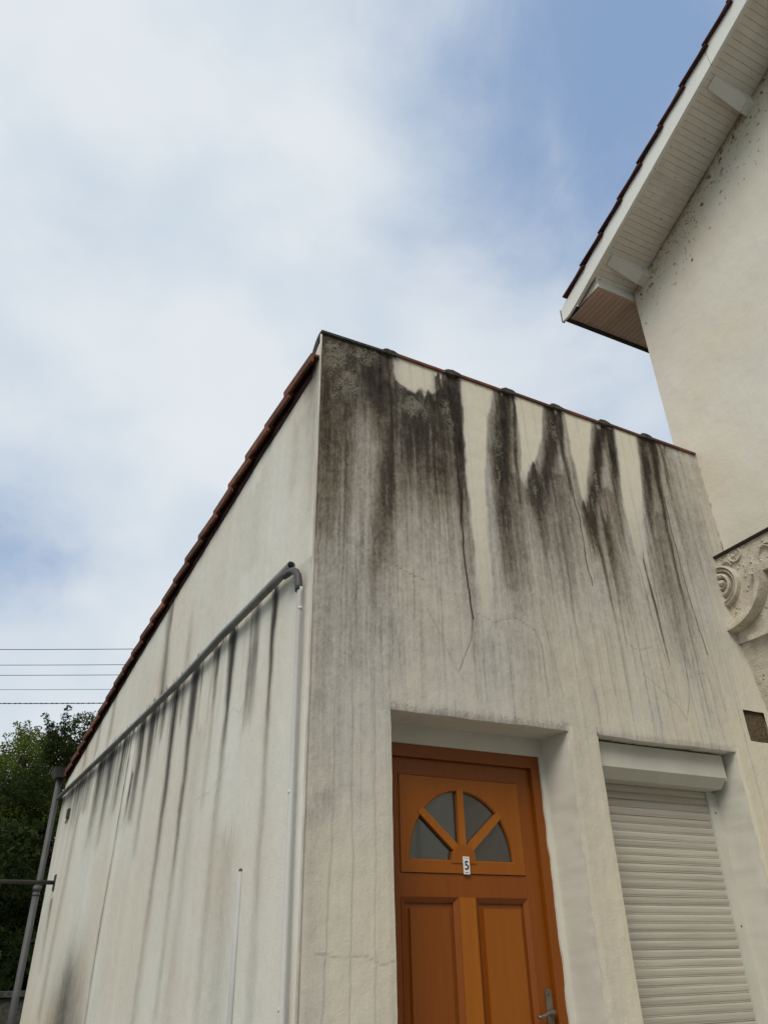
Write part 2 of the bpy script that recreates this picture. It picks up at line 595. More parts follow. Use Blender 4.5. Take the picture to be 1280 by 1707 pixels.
# ------------------------------------------------------------------ annex
WD, HT = 2.9484, 4.735
annex = empty('annex_building', (0, 0, 0), 'low rendered annex with black streaked front wall, orange door and red tiled edge', 'building')
D0, D1, DH = 0.3976, 1.3954, 2.578
S0, S1, SH = 1.587, 2.5785, 2.577
K0, K1, KB, KT = 2.728, 2.945, 2.652, 2.836      # bare stone left open in the render


def warp(x, z):
    return (.0045 * fbm(x * 7, z * 7, 41, 3), .0045 * fbm(x * 7 + 50, z * 7, 45, 3))


xs = segs([0, D0, D1, S0, S1, K0, 2.905, WD], .0042)
zs = segs([0, 1.15], .1)[:-1].tolist() + segs([1.15, SH, DH, KB, KT, HT], .0095).tolist()
xs = np.array(xs)
zs = np.array(zs)
X, Z = np.meshgrid(xs, zs, indexing='ij')
cx, cz = (X[:-1, :-1] + X[1:, 1:]) / 2, (Z[:-1, :-1] + Z[1:, 1:]) / 2
keep = ~((cx > D0) & (cx < D1) & (cz < DH)) & ~((cx > S0) & (cx < S1) & (cz < SH)) & ~((cx > K0) & (cx < 2.905) & (cz > KB) & (cz < KT))
# grime -----------------------------------------------------------
st1 = fbm(X * 9, Z * .55, 11, 4)
st2 = fbm(X * 38, Z * 1.1, 12, 4)
st3 = fbm(X * 85, Z * 1.6, 13, 3)
blot = fbm(X * 3, Z * 2.2, 14, 4)
G = np.interp(Z, [0, 1.3, 2.0, 2.6, 3.0, 3.4, 3.9, 4.3, 4.75], [.06, .07, .10, .16, .22, .30, .39, .44, .42])
kz = np.interp(Z, [2.2, 3.6], [.55, 1.0])
G = G + kz * (.08 * st1 + .055 * st2 + .035 * st3) + .06 * blot + .035 * fbm(X * 11, Z * 9, 15, 3)
G = G - .09 * sst(X, 2.45, 2.75) - .10 * sst(X, 2.6, 2.9)
G = G - .07 * sst(X, 1.1, 1.9) * (1 - sst(Z, 3.2, 4.0))
# right hand comb of fine runs under the tiles
comb = np.maximum(0, vnoise(X * 44, Z * .5, 77)) ** 1.5
G = G + .16 * comb * sst(X, 2.45, 2.7) * sst(Z, 2.8, 3.8)
# corner block
cor = 1 - sst(X, .42, .50)
G = G + cor * np.interp(Z, [2.6, 3.2, 3.6, 3.9, 4.7], [.0, .06, .20, .30, .32])
# below the second joint
blk = sst(X, .44, .50) * (1 - sst(X, .90, .95))
G = G + blk * np.interp(Z, [2.6, 3.2, 3.6, 3.85, 4.2, 4.7], [.02, .03, .08, .24, .32, .30])
G = G * (1 - .28 * (sst(X, .16, .24) * (1 - sst(X, .34, .40))) * (1 - sst(Z, 4.1, 4.5)) * sst(Z, 3.0, 3.5))
# pillars between the openings: damp mottling
G = G + .14 * (1 - sst(X, .30, .42)) * np.exp(-((Z - (2.15 + .35 * X)) / .07) ** 2) * (.6 + .6 * vnoise(X * 12, Z * 12, 90))
G = G + .07 * (1 - sst(X, .03, .14)) * (1 - sst(Z, 2.6, 3.4))
G = G + .07 * (1 - sst(X, .30, .50)) * sst(Z, 1.6, 2.6) * (1 - sst(Z, 3.2, 3.6))
# clean patches between the roof drips
G = wipe(G, X, Z, [(4.50, .56, .68, .9), (4.56, .48, .76, .93), (4.62, .465, .79, .95), (4.74, .462, .80, .96)], 21)
G = wipe(G, X, Z, [(3.0, .94, .99, .2), (3.35, .93, 1.02, .62), (3.7, .925, 1.03, .85), (4.0, .92, 1.045, .93), (4.3, .925, 1.08, .95), (4.46, .93, 1.11, .96), (4.74, .935, 1.18, .97)], 22)
G = wipe(G, X, Z, [(4.02, 1.315, 1.345, .8), (4.16, 1.32, 1.38, .92), (4.3, 1.34, 1.46, .95), (4.5, 1.345, 1.53, .96), (4.74, 1.345, 1.58, .97)], 23)
G = wipe(G, X, Z, [(4.0, 1.775, 1.81, .6), (4.2, 1.765, 1.84, .88), (4.45, 1.75, 1.90, .95), (4.74, 1.745, 1.98, .97)], 24)
G = wipe(G, X, Z, [(3.5, 2.13, 2.2, .3), (3.8, 2.11, 2.23, .55), (4.1, 2.11, 2.28, .88), (4.4, 2.15, 2.33, .95), (4.74, 2.17, 2.37, .96)], 25)
# drips from the tile joints
ST = [
    [(.33, 4.74, .13, .82), (.34, 4.5, .115, .80), (.36, 4.3, .09, .45), (.38, 4.05, .06, .25)],
    [(.10, 4.74, .14, .45), (.07, 4.45, .10, .30), (.04, 4.0, .08, .28), (.03, 3.4, .07, .22)],
    [(.435, 4.6, .012, .6), (.436, 4.3, .012, .5), (.43, 3.9, .02, .45), (.42, 3.6, .02, .25)],
    [(.40, 3.95, .05, .35), (.37, 3.6, .06, .38), (.33, 3.3, .05, .30), (.30, 3.0, .04, .0)],
    [(.865, 4.72, .055, .90), (.875, 4.55, .055, .95), (.885, 4.3, .034, .93), (.885, 4.1, .022, .8), (.87, 3.9, .018, .5), (.86, 3.6, .012, .3)],
    [(.79, 4.64, .05, .85), (.79, 4.5, .07, .8), (.77, 4.35, .06, .45), (.76, 4.1, .05, .3), (.75, 3.8, .05, .2)],
    [(.58, 4.49, .09, .74), (.60, 4.4, .09, .55), (.60, 4.2, .06, .35), (.6, 4.0, .05, .1)],
    [(.70, 4.50, .06, .82), (.70, 4.43, .05, .55), (.70, 4.2, .03, .3)],
    [(1.262, 4.72, .062, .90), (1.235, 4.5, .068, .93), (1.195, 4.25, .068, .92), (1.16, 4.05, .06, .88), (1.15, 3.9, .05, .6), (1.15, 3.6, .05, .35), (1.13, 3.3, .05, .15)],
    [(1.325, 4.66, .013, .8), (1.30, 4.3, .014, .7), (1.28, 3.9, .015, .4)],
    [(1.24, 4.1, .10, .35), (1.22, 3.8, .10, .35), (1.20, 3.4, .09, .25), (1.2, 3.1, .08, .0)],
    [(1.65, 4.72, .065, .90), (1.625, 4.52, .06, .90), (1.58, 4.35, .055, .80), (1.51, 4.18, .05, .75), (1.47, 4.05, .05, .6), (1.45, 3.85, .03, .3)],
    [(1.425, 4.17, .035, .75), (1.40, 4.05, .055, .86), (1.40, 3.92, .055, .80), (1.42, 3.78, .045, .45), (1.44, 3.55, .03, .2)],
    [(1.705, 4.70, .02, .8), (1.69, 4.4, .018, .7), (1.69, 4.1, .012, .5)],
    [(1.6, 4.2, .11, .30), (1.58, 3.9, .11, .3), (1.55, 3.5, .11, .2), (1.53, 3.2, .1, .0)],
    [(2.06, 4.72, .055, .85), (1.995, 4.52, .05, .88), (1.945, 4.35, .045, .88), (1.89, 4.15, .05, .86), (1.84, 4.0, .05, .80), (1.83, 3.85, .035, .65), (1.85, 3.6, .015, .4), (1.86, 3.3, .01, .2)],
    [(2.125, 4.69, .042, .92), (2.115, 4.5, .042, .90), (2.09, 4.3, .035, .6), (2.07, 4.1, .03, .35), (2.04, 3.8, .03, .2)],
    [(1.80, 3.98, .05, .6), (1.78, 3.85, .035, .55), (1.80, 3.65, .012, .4)],
    [(1.93, 3.95, .04, .45), (1.93, 3.7, .025, .4), (1.93, 3.4, .012, .25)],
    [(1.98, 4.2, .07, .35), (1.96, 3.8, .08, .3), (1.95, 3.3, .08, .15)],
    [(2.43, 4.73, .045, .85), (2.41, 4.5, .045, .80), (2.375, 4.3, .04, .72), (2.345, 4.12, .035, .6), (2.33, 3.95, .02, .3)],
    [(2.52, 4.72, .05, .80), (2.50, 4.5, .03, .8), (2.475, 4.25, .022, .7), (2.46, 4.0, .018, .45), (2.46, 3.6, .016, .3), (2.48, 3.2, .012, .2)],
    [(2.62, 4.73, .03, .5), (2.60, 4.6, .02, .35), (2.57, 4.3, .012, .25)],
    [(2.36, 4.05, .10, .26), (2.34, 3.6, .12, .30), (2.33, 3.2, .12, .2), (2.35, 2.9, .1, .0)],
    [(2.18, 3.75, .006, .5), (2.20, 3.4, .010, .55), (2.22, 3.0, .007, .3)],
]
for i, s_ in enumerate(ST):
    G = stroke(G, X, Z, s_, 2.6, 100 + i)
# many thin runs, each its own length
for i in range(120):
    x0 = rng.uniform(0.02, 2.85)
    zt = rng.uniform(3.2, 4.6)
    if any(abs(x0 - q) < w and zt > zz for q, w, zz in ((.63, .16, 4.5), (1.0, .09, 3.7), (1.42, .08, 4.2), (1.83, .06, 4.3), (2.23, .08, 4.1))):
        continue
    zb = zt - rng.uniform(.5, 1.7)
    sl = -.03 * rng.uniform(0, 1)
    a = rng.uniform(.05, .20)
    G = stroke(G, X, Z, [(x0, zt, .004, a * .5), (x0 + sl * .5, (zt + zb) / 2, .006, a), (x0 + sl, zb, .004, a * .3)], 2, 300 + i, .008, .2)
brk = fbm(X * 62, Z * 3.2, 151, 4)
grit = fbm(X * 95, Z * 80, 155, 2)
mid = sst(G, .10, .35) * (1 - .35 * sst(G, .75, 1.0))
G = G + mid * (.115 * brk + .06 * grit) + .018 * grit - .24 * sst(G, .6, .95) * np.clip(fbm(X * 26, Z * 9, 158, 4), 0, 1)
G = G + .22 * np.clip(vnoise(X * 70, Z * 1.7, 161) - .45, 0, 1) * sst(Z, 1.0, 3.4)
# crust along the drip edge of both lintels
for (a, b, h) in ((D0, D1, DH), (S0, S1, SH)):
    hair = np.clip(.25 + vnoise(X * 85, Z * 6, 54) * .9 + .3 * vnoise(X * 6, Z * 0, 53), 0, 1)
    e = np.exp(-np.maximum(Z - h, 0) / (.006 + .030 * hair)) * (Z > h - .004) * (X > a - .004) * (X < b + .012)
    pat = np.clip(.25 + 1.3 * vnoise(X * 4.5, Z * 0, 57), 0, 1)
    G = G + e * (.22 + 1.35 * hair * pat)
    continue
    e = (Z > h - .004) * (1 - sst(Z, h, h + .02 + .045 * np.clip(fbm(X * 11, Z * 0, 51, 3) + .35, 0, 1))) * (X > a) * (X < b + .01)
    G = np.maximum(G, e * (.42 + .5 * np.clip(vnoise(X * 30, Z * 25, 52) + .35 + .6 * vnoise(X * 5, Z * 0, 53), 0, 1)))
pe = np.exp(-((X - S1) / .012) ** 2) * (Z < SH)
G = G - .08 * pe
G = np.clip(G, 0, 1)
WM = np.clip(.12 + .45 * fbm(X * 4, Z * 1.2, 61, 3) + .45 * (1 - sst(X, .02, .2)) * sst(Z, 3.2, 3.8) + .30 * sst(G, .32, .55), 0, 1)
LI = np.zeros_like(G)


def blob(x, z, rx, rz, s):
    return s * np.exp(-(((X - x + .03 * fbm(X * 14, Z * 14, 71, 3)) / rx) ** 2 + ((Z - z + .03 * fbm(X * 14 + 9, Z * 14, 72, 3)) / rz) ** 2) ** 1.5)


for q in ((.08, 4.60, .09, .16, 1.0), (.17, 4.42, .08, .14, .9), (.27, 4.66, .13, .09, .8), (.10, 4.30, .03, .12, .7), (.58, 4.40, .085, .09, 1.1), (.66, 4.36, .04, .07, .8),
          (.80, 4.46, .05, .07, .9), (.83, 4.34, .03, .10, .8), (1.17, 4.32, .035, .2, .75), (1.15, 4.05, .02, .12, .8), (1.63, 4.55, .035, .1, .8), (1.41, 4.02, .02, .09, .9),
          (1.915, 4.25, .022, .2, .95), (1.86, 4.05, .015, .1, .8), (2.44, 4.62, .03, .08, .6)):
    LI = np.maximum(LI, blob(*q))
LI = np.maximum(LI, .45 * (Z > DH) * (Z < DH + .04) * (X > D0) * (X < D1) * (vnoise(X * 14, Z * 2, 55) > .1))
CK = np.zeros_like(G)
CK = cracks(CK, X, Z, [
    (1.3, (.853, 4.25), (.868, 4.05), (.862, 3.95), (.876, 3.86), (.862, 3.74), (.866, 3.6), (.858, 3.5), (.872, 3.36), (.878, 3.2), (.886, 3.1)),
    (.6, (.886, 3.1), (.86, 2.98), (.82, 2.88), (.775, 2.80)), (.35, (.62, 3.1), (.70, 2.95), (.76, 2.82), (.80, 2.76)),
    (.85, (1.655, 4.60), (1.68, 4.3), (1.70, 4.1), (1.725, 3.9), (1.72, 3.65), (1.735, 3.45)), (.4, (1.735, 3.45), (1.76, 3.1), (1.76, 2.8)),
    (.8, (2.50, 4.25), (2.50, 4.0), (2.505, 3.72), (2.52, 3.4), (2.55, 3.15)), (.35, (2.55, 3.15), (2.58, 2.8)),
    (.55, (2.10, 4.1), (2.13, 3.75), (2.15, 3.4), (2.2, 3.0)), (.5, (.43, 3.32), (.52, 3.28), (.6, 3.26)), (.3, (.25, 3.38), (.43, 3.32)),
    (.5, (1.16, 3.15), (1.27, 3.10), (1.30, 3.02), (1.31, 2.75)), (.35, (.89, 3.14), (1.02, 3.1), (1.16, 3.15)), (.45, (2.0, 2.95), (2.2, 2.8), (2.26, 2.72), (2.32, 2.86), (2.34, 3.0)),
    (.4, (.05, 1.62), (.16, 1.60), (.26, 1.61), (.34, 1.58), (.40, 1.59)), (.35, (.12, 2.6), (.13, 2.2), (.11, 1.8), (.09, 1.3)), (.35, (.20, 2.95), (.21, 2.4), (.215, 1.9), (.20, 1.2)),
    (.3, (.31, 2.9), (.32, 2.3), (.315, 1.7), (.31, 1.2)), (.35, (.30, 4.5), (.33, 4.3), (.32, 4.05)), (.3, (.2, 4.35), (.21, 4.1), (.2, 3.9)),
    (.3, (.43, 3.0), (.46, 2.75), (.47, 2.6)), (.3, (.05, 2.9), (.12, 2.82), (.2, 2.8)), (.3, (2.35, 3.1), (2.42, 3.0), (2.5, 3.02)),
    (.35, (1.33, 3.3), (1.36, 3.0), (1.40, 2.75)), (.3, (1.55, 3.3), (1.60, 2.9), (1.63, 2.65)), (.35, (1.9, 3.3), (1.92, 3.12), (2.0, 3.1), (2.1, 3.13)),
])
edge = np.minimum.reduce([np.minimum(np.abs(X - D0), np.abs(X - D1)) + 9 * (Z > DH + .03), np.abs(Z - DH) + 9 * ((X < D0) | (X > D1)), np.minimum(np.abs(X - S0), np.abs(X - S1)) + 9 * (Z > SH + .03),
                          np.abs(Z - SH) + 9 * ((X < S0) | (X > S1)), X, np.full_like(X, 9.)])
pin = sst(edge, 0, .03)
dep = (.0035 * fbm(X * 3.5, Z * 3.5, 81, 4) + .0012 * fbm(X * 28, Z * 14, 85, 3) + .0022 * LI * vnoise(X * 70, Z * 60, 88) + .003) * pin
wx, wz = warp(X, Z)
inn = (X > .001) & (X < WD - .001) & (Z < HT - .001)
Z = np.where(Z > HT - .0005, HT + .006, Z)
P = np.stack([X + wx * inn, -dep, Z + wz * inn], -1)
A = np.stack([G, WM, LI, CK], -1)
me = gridmesh('front_wall', P, keep, {'stain': A})
link('front_wall', me, M_FRONT, annex)

# reveals of the two openings


def reveal(name, x0, x1, zt, dep_, parent, zb=.3, inset=.016):
    """jambs and head; outer arris follows the ragged render edge, inner edge narrows slightly"""
    path = [(x0, z) for z in np.arange(zb, zt, .02)] + [(x, zt) for x in np.arange(x0, x1, .02)] + [(x1, z) for z in np.arange(zt, zb, -.02)]
    v, f = [], []
    for i, (x, z) in enumerate(path):
        a, b = warp(np.array([x]), np.array([z]))
        for k, y in enumerate((0, .004, .012, .06, .13, dep_)):
            q = y / dep_
            rr = .0025 * random.uniform(-1, 1) if 0 < k < 5 else 0
            xi = x + (inset if x <= x0 else -inset if x >= x1 else 0) * q + float(a[0]) * (1 - q)
            v.append((xi + rr, y, z + float(b[0]) * (1 - q) + rr))
    n = 6
    for i in range(len(path) - 1):
        for k in range(n - 1):
            f.append((i * n + k, i * n + k + 1, (i + 1) * n + k + 1, (i + 1) * n + k))
    return link(name, mesh(name, v, f), M_REVEAL, parent, smooth=True)


reveal('reveal', D0, D1, DH, .20, annex)
reveal('reveal', S0, S1, SH, .235, annex, inset=.006)
# render band round the door frame (set back 20 cm) with a rough broken edge
b = B()
outer, innr = [], []
for i in range(90):
    z = .3 + i * (2.60 - .3) / 89
    outer.append((1.40, z))
    innr.append((1.352 + .0035 * fbm(np.array([z * 14.]), np.array([.5]), 95, 3)[0] * 2, z))
for i in range(89):
    if innr[i][1] > 2.487:
        break
    a0, a1 = innr[i], innr[i + 1]
    b.quadbox([(a0[0], .2, a0[1]), (1.40, .2, a0[1]), (1.40, .25, a0[1]), (a0[0], .25, a0[1]),
               (a1[0], .2, a1[1]), (1.40, .2, a1[1]), (1.40, .25, a1[1]), (a1[0], .25, a1[1])])
b.box(.38, 1.40, .2005, .25, 2.489, 2.60)
b.box(.38, .432, .2, .25, .3, 2.489)
b.out('plaster_band', M_REVEAL, annex)
# wall core: everything behind the thin render sheet
b = B()
b.box(.02, D0 - .01, .03, .25, 0, 4.70)
b.box(D0 - .01, D1 + .01, .03, .25, DH + .012, 4.70)
b.box(D1 + .012, S0 - .012, .03, .25, 0, 4.70)
b.box(S0 - .012, S1 + .012, .03, .25, SH + .012, 4.70)
b.box(S1 + .012, WD - .001, .03, .25, 0, 4.70)
b.box(D0 - .01, S1 + .02, .262, .30, 0, 4.0)
b.out('wall_core', M_REVEAL, annex)

b = B()
b.prism([(K0 + .002, KB - .003), (2.91, KB - .002), (2.908, KT), (K0 - .003, KT + .003)], .014, .06, lambda u, v_, d: (u, d, v_))
o = b.out('bare_stone', M_STONED, annex, bevel=.004)
tag(o, 'square of bare brown stone left open in the render')

# side wall, turned 3.5 degrees off square -------------------------
PH = math.radians(3.5)
sP, cP = math.sin(PH), math.cos(PH)


def SW(s, z, off=0.0):
    return (-sP * s - cP * off, cP * s - sP * off, z)


VS = [0, .84, 2.6, 4.48, 6.6, 6.95]
VZ = [4.50, 4.412, 4.162, 3.87, 3.50, 3.44]


def zv(s):
    return float(np.interp(s, VS, VZ))


LS = 6.9
ss = [0.0]
while ss[-1] < LS:
    ss.append(ss[-1] + .0055 + .0045 * ss[-1] / 2)
ss = np.array(ss)
ss *= LS / ss[-1]
vv = np.concatenate([[0, .12], np.linspace(.24, 1, 330)])
zt_ = np.interp(ss, VS, VZ)
zt_[ss < .16] = np.interp(ss[ss < .16], [0, .16], [4.70, 4.55])
Sg, Vg = np.meshgrid(ss, vv, indexing='ij')
Zg = Vg * zt_[:, None]
X_, Z_ = X, Z
X, Z = Sg, Zg
G = .06 + .05 * fbm(X * 5, Z * .5, 201, 4) + .035 * fbm(X * 26, Z * .9, 202, 3) + .04 * fbm(X * 1.2, Z * 1.2, 203, 3)
G = np.clip(G, 0, 1)
gz = 3.295
below = sst(-Z, -gz, -gz + .015)
G = G + below * .36 * np.exp(-np.maximum(0, gz - Z) / .16) * np.clip(.35 + 1.0 * fbm(X * 9, Z * 0, 205, 3), 0, 1)
G = G + sst(X, 2.6, 4.2) * below * .62 * np.exp(-np.maximum(0, gz - Z) / .34) * np.clip(.5 + 1.2 * fbm(X * 7, Z * .4, 206, 3), 0, 1)
SS = [
    [(.46, 3.25, .030, .90), (.46, 3.12, .026, .85), (.46, 2.9, .018, .60), (.46, 2.6, .022, .30), (.46, 2.3, .025, .22), (.46, 1.9, .03, .18), (.46, 1.3, .03, .1)],
    [(.72, 3.24, .030, .55), (.72, 3.0, .032, .45), (.73, 2.8, .035, .32), (.74, 2.72, .03, .15)],
    [(.80, 3.24, .018, .3), (.80, 2.9, .016, .40), (.81, 2.68, .02, .1)],
    [(1.10, 3.24, .045, .85), (1.10, 3.08, .030, .80), (1.10, 2.85, .024, .60), (1.11, 2.6, .03, .28), (1.13, 2.3, .045, .22), (1.15, 1.8, .04, .15), (1.15, 1.3, .03, .1)],
    [(1.36, 3.24, .035, .75), (1.36, 3.12, .025, .5), (1.36, 2.9, .02, .2), (1.38, 2.5, .03, .15)],
    [(1.52, 3.24, .02, .6), (1.52, 3.15, .015, .3)],
    [(1.82, 3.24, .055, .85), (1.82, 3.1, .045, .75), (1.82, 2.8, .035, .60), (1.83, 2.5, .03, .50), (1.84, 2.2, .03, .22), (1.84, 1.6, .03, .14)],
    [(2.05, 3.24, .03, .5), (2.05, 3.05, .03, .35)],
    [(2.25, 3.24, .05, .8), (2.25, 3.05, .035, .75), (2.25, 2.7, .035, .65), (2.26, 2.4, .04, .4), (2.28, 2.0, .04, .22), (2.3, 1.5, .04, .15)],
    [(2.55, 3.24, .05, .6), (2.55, 3.05, .04, .35)],
    [(2.85, 3.24, .06, .8), (2.85, 3.05, .05, .6), (2.86, 2.75, .04, .35), (2.88, 2.4, .05, .15)],
    [(3.15, 3.24, .07, .7), (3.15, 2.95, .06, .6), (3.2, 2.6, .06, .3)],
    [(3.32, 2.95, .03, .55), (3.36, 2.8, .03, .7), (3.42, 2.6, .04, .3)],
    [(3.50, 3.22, .025, .85), (3.52, 2.9, .03, .7), (3.56, 2.5, .03, .55), (3.62, 2.1, .035, .50), (3.65, 1.8, .03, .4), (3.60, 1.3, .03, .3)],
    [(3.85, 3.24, .09, .7), (3.85, 3.0, .08, .6), (3.88, 2.75, .07, .25)],
    [(4.25, 3.24, .10, .65), (4.25, 2.95, .08, .45), (4.3, 2.6, .08, .15)],
    [(4.75, 3.24, .10, .6), (4.75, 2.9, .09, .35), (4.8, 2.6, .08, .1)],
    [(5.3, 3.24, .12, .55), (5.3, 2.95, .10, .3)], [(5.9, 3.22, .10, .4), (5.9, 2.9, .08, .15)],
    [(2.83, 4.14, .05, .35), (2.80, 3.9, .05, .42), (2.74, 3.6, .06, .45), (2.70, 3.3, .07, .50)],
    [(2.74, 4.16, .012, .5), (2.73, 3.9, .02, .3)],
    [(2.12, 3.95, .03, .0), (2.10, 3.6, .04, .22), (2.08, 3.35, .05, .2)],
    [(4.6, 3.85, .05, .3), (4.6, 3.4, .06, .3)], [(5.2, 3.75, .06, .32), (5.2, 3.4, .06, .3)], [(5.8, 3.65, .06, .3), (5.8, 3.35, .07, .3)],
    [(.08, 4.56, .10, .55), (.08, 4.3, .09, .30), (.06, 4.0, .07, .20), (.05, 3.5, .05, .1)],
    [(.30, 4.3, .05, .12), (.30, 3.8, .05, .10)], [(.9, 4.2, .1, .10), (.9, 3.6, .1, .10)], [(6.3, 2.32, .05, .5), (6.28, 2.1, .06, .25), (6.2, 1.8, .07, .1)],
    [(5.6, 3.0, .06, .2), (5.7, 2.2, .08, .2), (5.75, 1.5, .08, .2)], [(1.6, 2.9, .06, .1), (1.62, 1.4, .06, .12)], [(.9, 2.3, .07, .14), (.92, 1.3, .08, .14)],
]
for i, s_ in enumerate(SS):
    s_ = [(q[0], q[1] + .06 if 3.2 < q[1] < 3.26 else (3.29 - (3.29 - q[1]) * 1.18 if q[1] < 3.2 else q[1]), q[2], q[3]) for q in s_]
    G = stroke(G, X, Z, [(q[0], q[1], q[2] * 1.7, min(.95, q[3] * 1.2)) for q in s_], 2.0, 400 + i, .018)
for i in range(150):
    x0 = rng.uniform(.3, 6.6)
    zt2 = 3.30
    L = rng.uniform(.15, .7)
    a = rng.uniform(.15, .6) if x0 > 1.0 else rng.uniform(.05, .3)
    w_ = .006 + .004 * x0
    G = stroke(G, X, Z, [(x0, zt2, w_, a), (x0, zt2 - L * .5, w_ * .8, a * .6), (x0, zt2 - L, w_ * .6, 0)], 2, 500 + i, .01)
# pale washed runs between the dark ones
for (x0, w_, zl, a) in ((1.25, .07, 2.7, .8), (1.55, .10, 2.8, .8), (2.45, .05, 2.7, .6), (3.42, .05, 1.5, .9), (3.9, .05, 2.6, .7), (.6, .05, 2.9, .6), (2.0, .06, 2.6, .5), (3.05, .05, 2.6, .6), (5.0, .08, 2.7, .6)):
    G = wipe(G, X, Z, [(zl, x0 - w_, x0 + w_, .2), (3.26, x0 - w_, x0 + w_, a)], int(x0 * 100), .03)
# soft darker patch low on the wall, towards the far end
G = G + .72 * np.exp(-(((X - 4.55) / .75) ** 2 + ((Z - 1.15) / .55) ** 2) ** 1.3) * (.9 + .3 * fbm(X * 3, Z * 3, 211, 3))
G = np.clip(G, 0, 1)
WM = np.clip(.25 + .4 * fbm(X * 2, Z * 2, 212, 3) + .6 * np.exp(-((Z - .9) / .5) ** 2) * sst(X, 3.3, 4.2), 0, 1)
WM = WM * (1 - .8 * below * np.exp(-np.maximum(0, gz - Z) / .5))
CK = cracks(np.zeros_like(G), X, Z, [(.5, (.70, 3.0), (.78, 2.9), (.80, 2.8), (.88, 2.74)), (.25, (.88, 2.74), (1.0, 2.8), (1.15, 2.72)), (.35, (.80, 2.85), (.84, 2.72)),
                                     (.3, (1.0, 2.5), (1.2, 2.42), (1.5, 2.4)), (.9, (.655, 1.965), (.665, 1.955))], .004)
LI = np.zeros_like(G)
dep = .005 * fbm(X * 1.1, Z * .9, 221, 4) + .0008 * fbm(X * 20, Z * 12, 225, 3) + .005
dep = dep * sst(X, 0, .05)
# shallow vertical ridge where two coats of render meet
dep = dep + .012 * sst(X, 3.40 + .06 * (3.24 - Z), 3.47 + .06 * (3.24 - Z)) * (1 - sst(X, 3.49 + .06 * (3.24 - Z), 3.505 + .06 * (3.24 - Z))) * (Z < 3.24)
P = np.stack([-sP * X - cP * dep, cP * X - sP * dep, Z], -1)
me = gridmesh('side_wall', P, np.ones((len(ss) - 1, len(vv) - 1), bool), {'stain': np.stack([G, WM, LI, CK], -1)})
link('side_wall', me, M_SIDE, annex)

# corner bead, back and right-hand walls
b = B()
b.tube([(-.002, .001, z) for z in np.linspace(0, 4.73, 30)], .0065, 8)
b.out('corner_bead', M_BEAD, annex, smooth=True)
b = B()
p0, p1 = SW(LS, 0), SW(LS, 3.44)
b.quad(p0, (WD, p0[1], 0), (WD, p0[1], 3.44), p1)
b.quad((WD - .004, .2, 0), (WD - .004, 6.9, 0), (WD - .004, 6.9, 3.44), (WD - .004, .2, 4.4))
b.out('rear_wall', M_REVEAL, annex)

# coping along the front: cement-dressed first tile, then half-round tiles
def coping(x0, x1, mat, lift0, lift1, r=0, n=10):
    prof = []
    y0 = -.016 - r
    prof.append((y0, 4.736 - r))
    prof.append((y0 - .002, 4.750 + r))
    for k in range(n + 1):
        a = math.pi / 2 * k / n
        prof.append((.015 + .15 * math.sin(a), 4.600 + (.160 + r) * math.cos(a)))
    prof.append((.16, 4.56))
    prof.append((.0, 4.736 - r))
    bb = B()
    bb.prism(prof, x0, x1, lambda u, v_, d: (d, u, v_ + (lift0 if d == x0 else lift1)))
    return bb, mat


XJ = [0.0, .436, .872, 1.291, 1.673, 2.081, 2.46, 2.93]
bb, _ = coping(-.006, .436, M_CEM, .0, .002, 0)
for e in ():
    pass
o = bb.out('cement_coping', M_CEM, annex, bevel=.004)
for i in range(1, 7):
    bb, _ = coping(XJ[i] - .012, XJ[i + 1] + (.02 if i < 6 else 0), M_RED, .008, -.006, .001)
    o = bb.out('coping_tile', M_RED, annex, bevel=.003)
    # mortar bedding lump at the joint
    m_ = B()
    r_ = random.Random(i)
    pts = []
    for k in range(9):
        a = math.pi * k / 8
        pts.append((XJ[i] - .055 * math.cos(a) + r_.uniform(-.006, .006), 4.742 + .024 * math.sin(a) + r_.uniform(-.003, .004)))
    pts.append((XJ[i] + .05, 4.732))
    pts.append((XJ[i] - .055, 4.730))
    m_.prism(pts, -.024, .05, lambda u, v_, d: (u, d, v_))
    m_.out('mortar_joint', M_CEM, annex, bevel=.005)

# verge tiles down the side ---------------------------------------


def verge_tile_mesh():
    """local: x along the slope (down), y inward, z up; far (low) end lips over the next"""
    L = .385
    bb = B()
    pr = [(-.005, -.062), (.012, -.064), (.014, -.006), (.10, .004), (.17, .016), (.24, .004), (.24, -.014), (.15, -.006), (.02, -.020), (.018, .016)]
    # outer flange plus a top skin with a shallow roll
    bb.prism([(-.006, -.048), (.010, -.048), (.012, .000), (.25, .000), (.25, .016), (.16, .026), (.06, .020), (.0, .018), (-.008, .006)], 0, L,
             lambda u, v_, d: (d, u, v_ - (0.0 if d > 0 else 0.0) + (.042 if d > 0 else 0)))
    return bb


vt = verge_tile_mesh().out('roof_tile', M_RED, annex, bevel=.003)
vt_me = vt.data
i = 0
s0 = .012
while s0 < 6.75:
    o = vt if i == 0 else vt.copy()
    if i:
        COL.objects.link(o)
        o.parent = annex
    z0, z1 = zv(s0), zv(s0 + .33)
    a = Vector(SW(s0, z0 + .060, .052 + random.uniform(-.004, .004)))
    c_ = Vector(SW(s0 + .33, z1 + .060, .052 + random.uniform(-.004, .004)))
    dx_ = (c_ - a).normalized()
    dy_ = Vector((cP, sP, 0))
    dy_ = (dy_ - dx_ * dy_.dot(dx_)).normalized()
    dz_ = dx_.cross(dy_)
    if dz_.z < 0:
        dy_ = dy_
        dz_ = -dz_
    mm = Matrix.Identity(4)
    for r in range(3):
        mm[r][0], mm[r][1], mm[r][2] = dx_[r], dy_[r], dz_[r]
    mm.translation = a
    o.matrix_world = mm
    s0 += .32
    i += 1
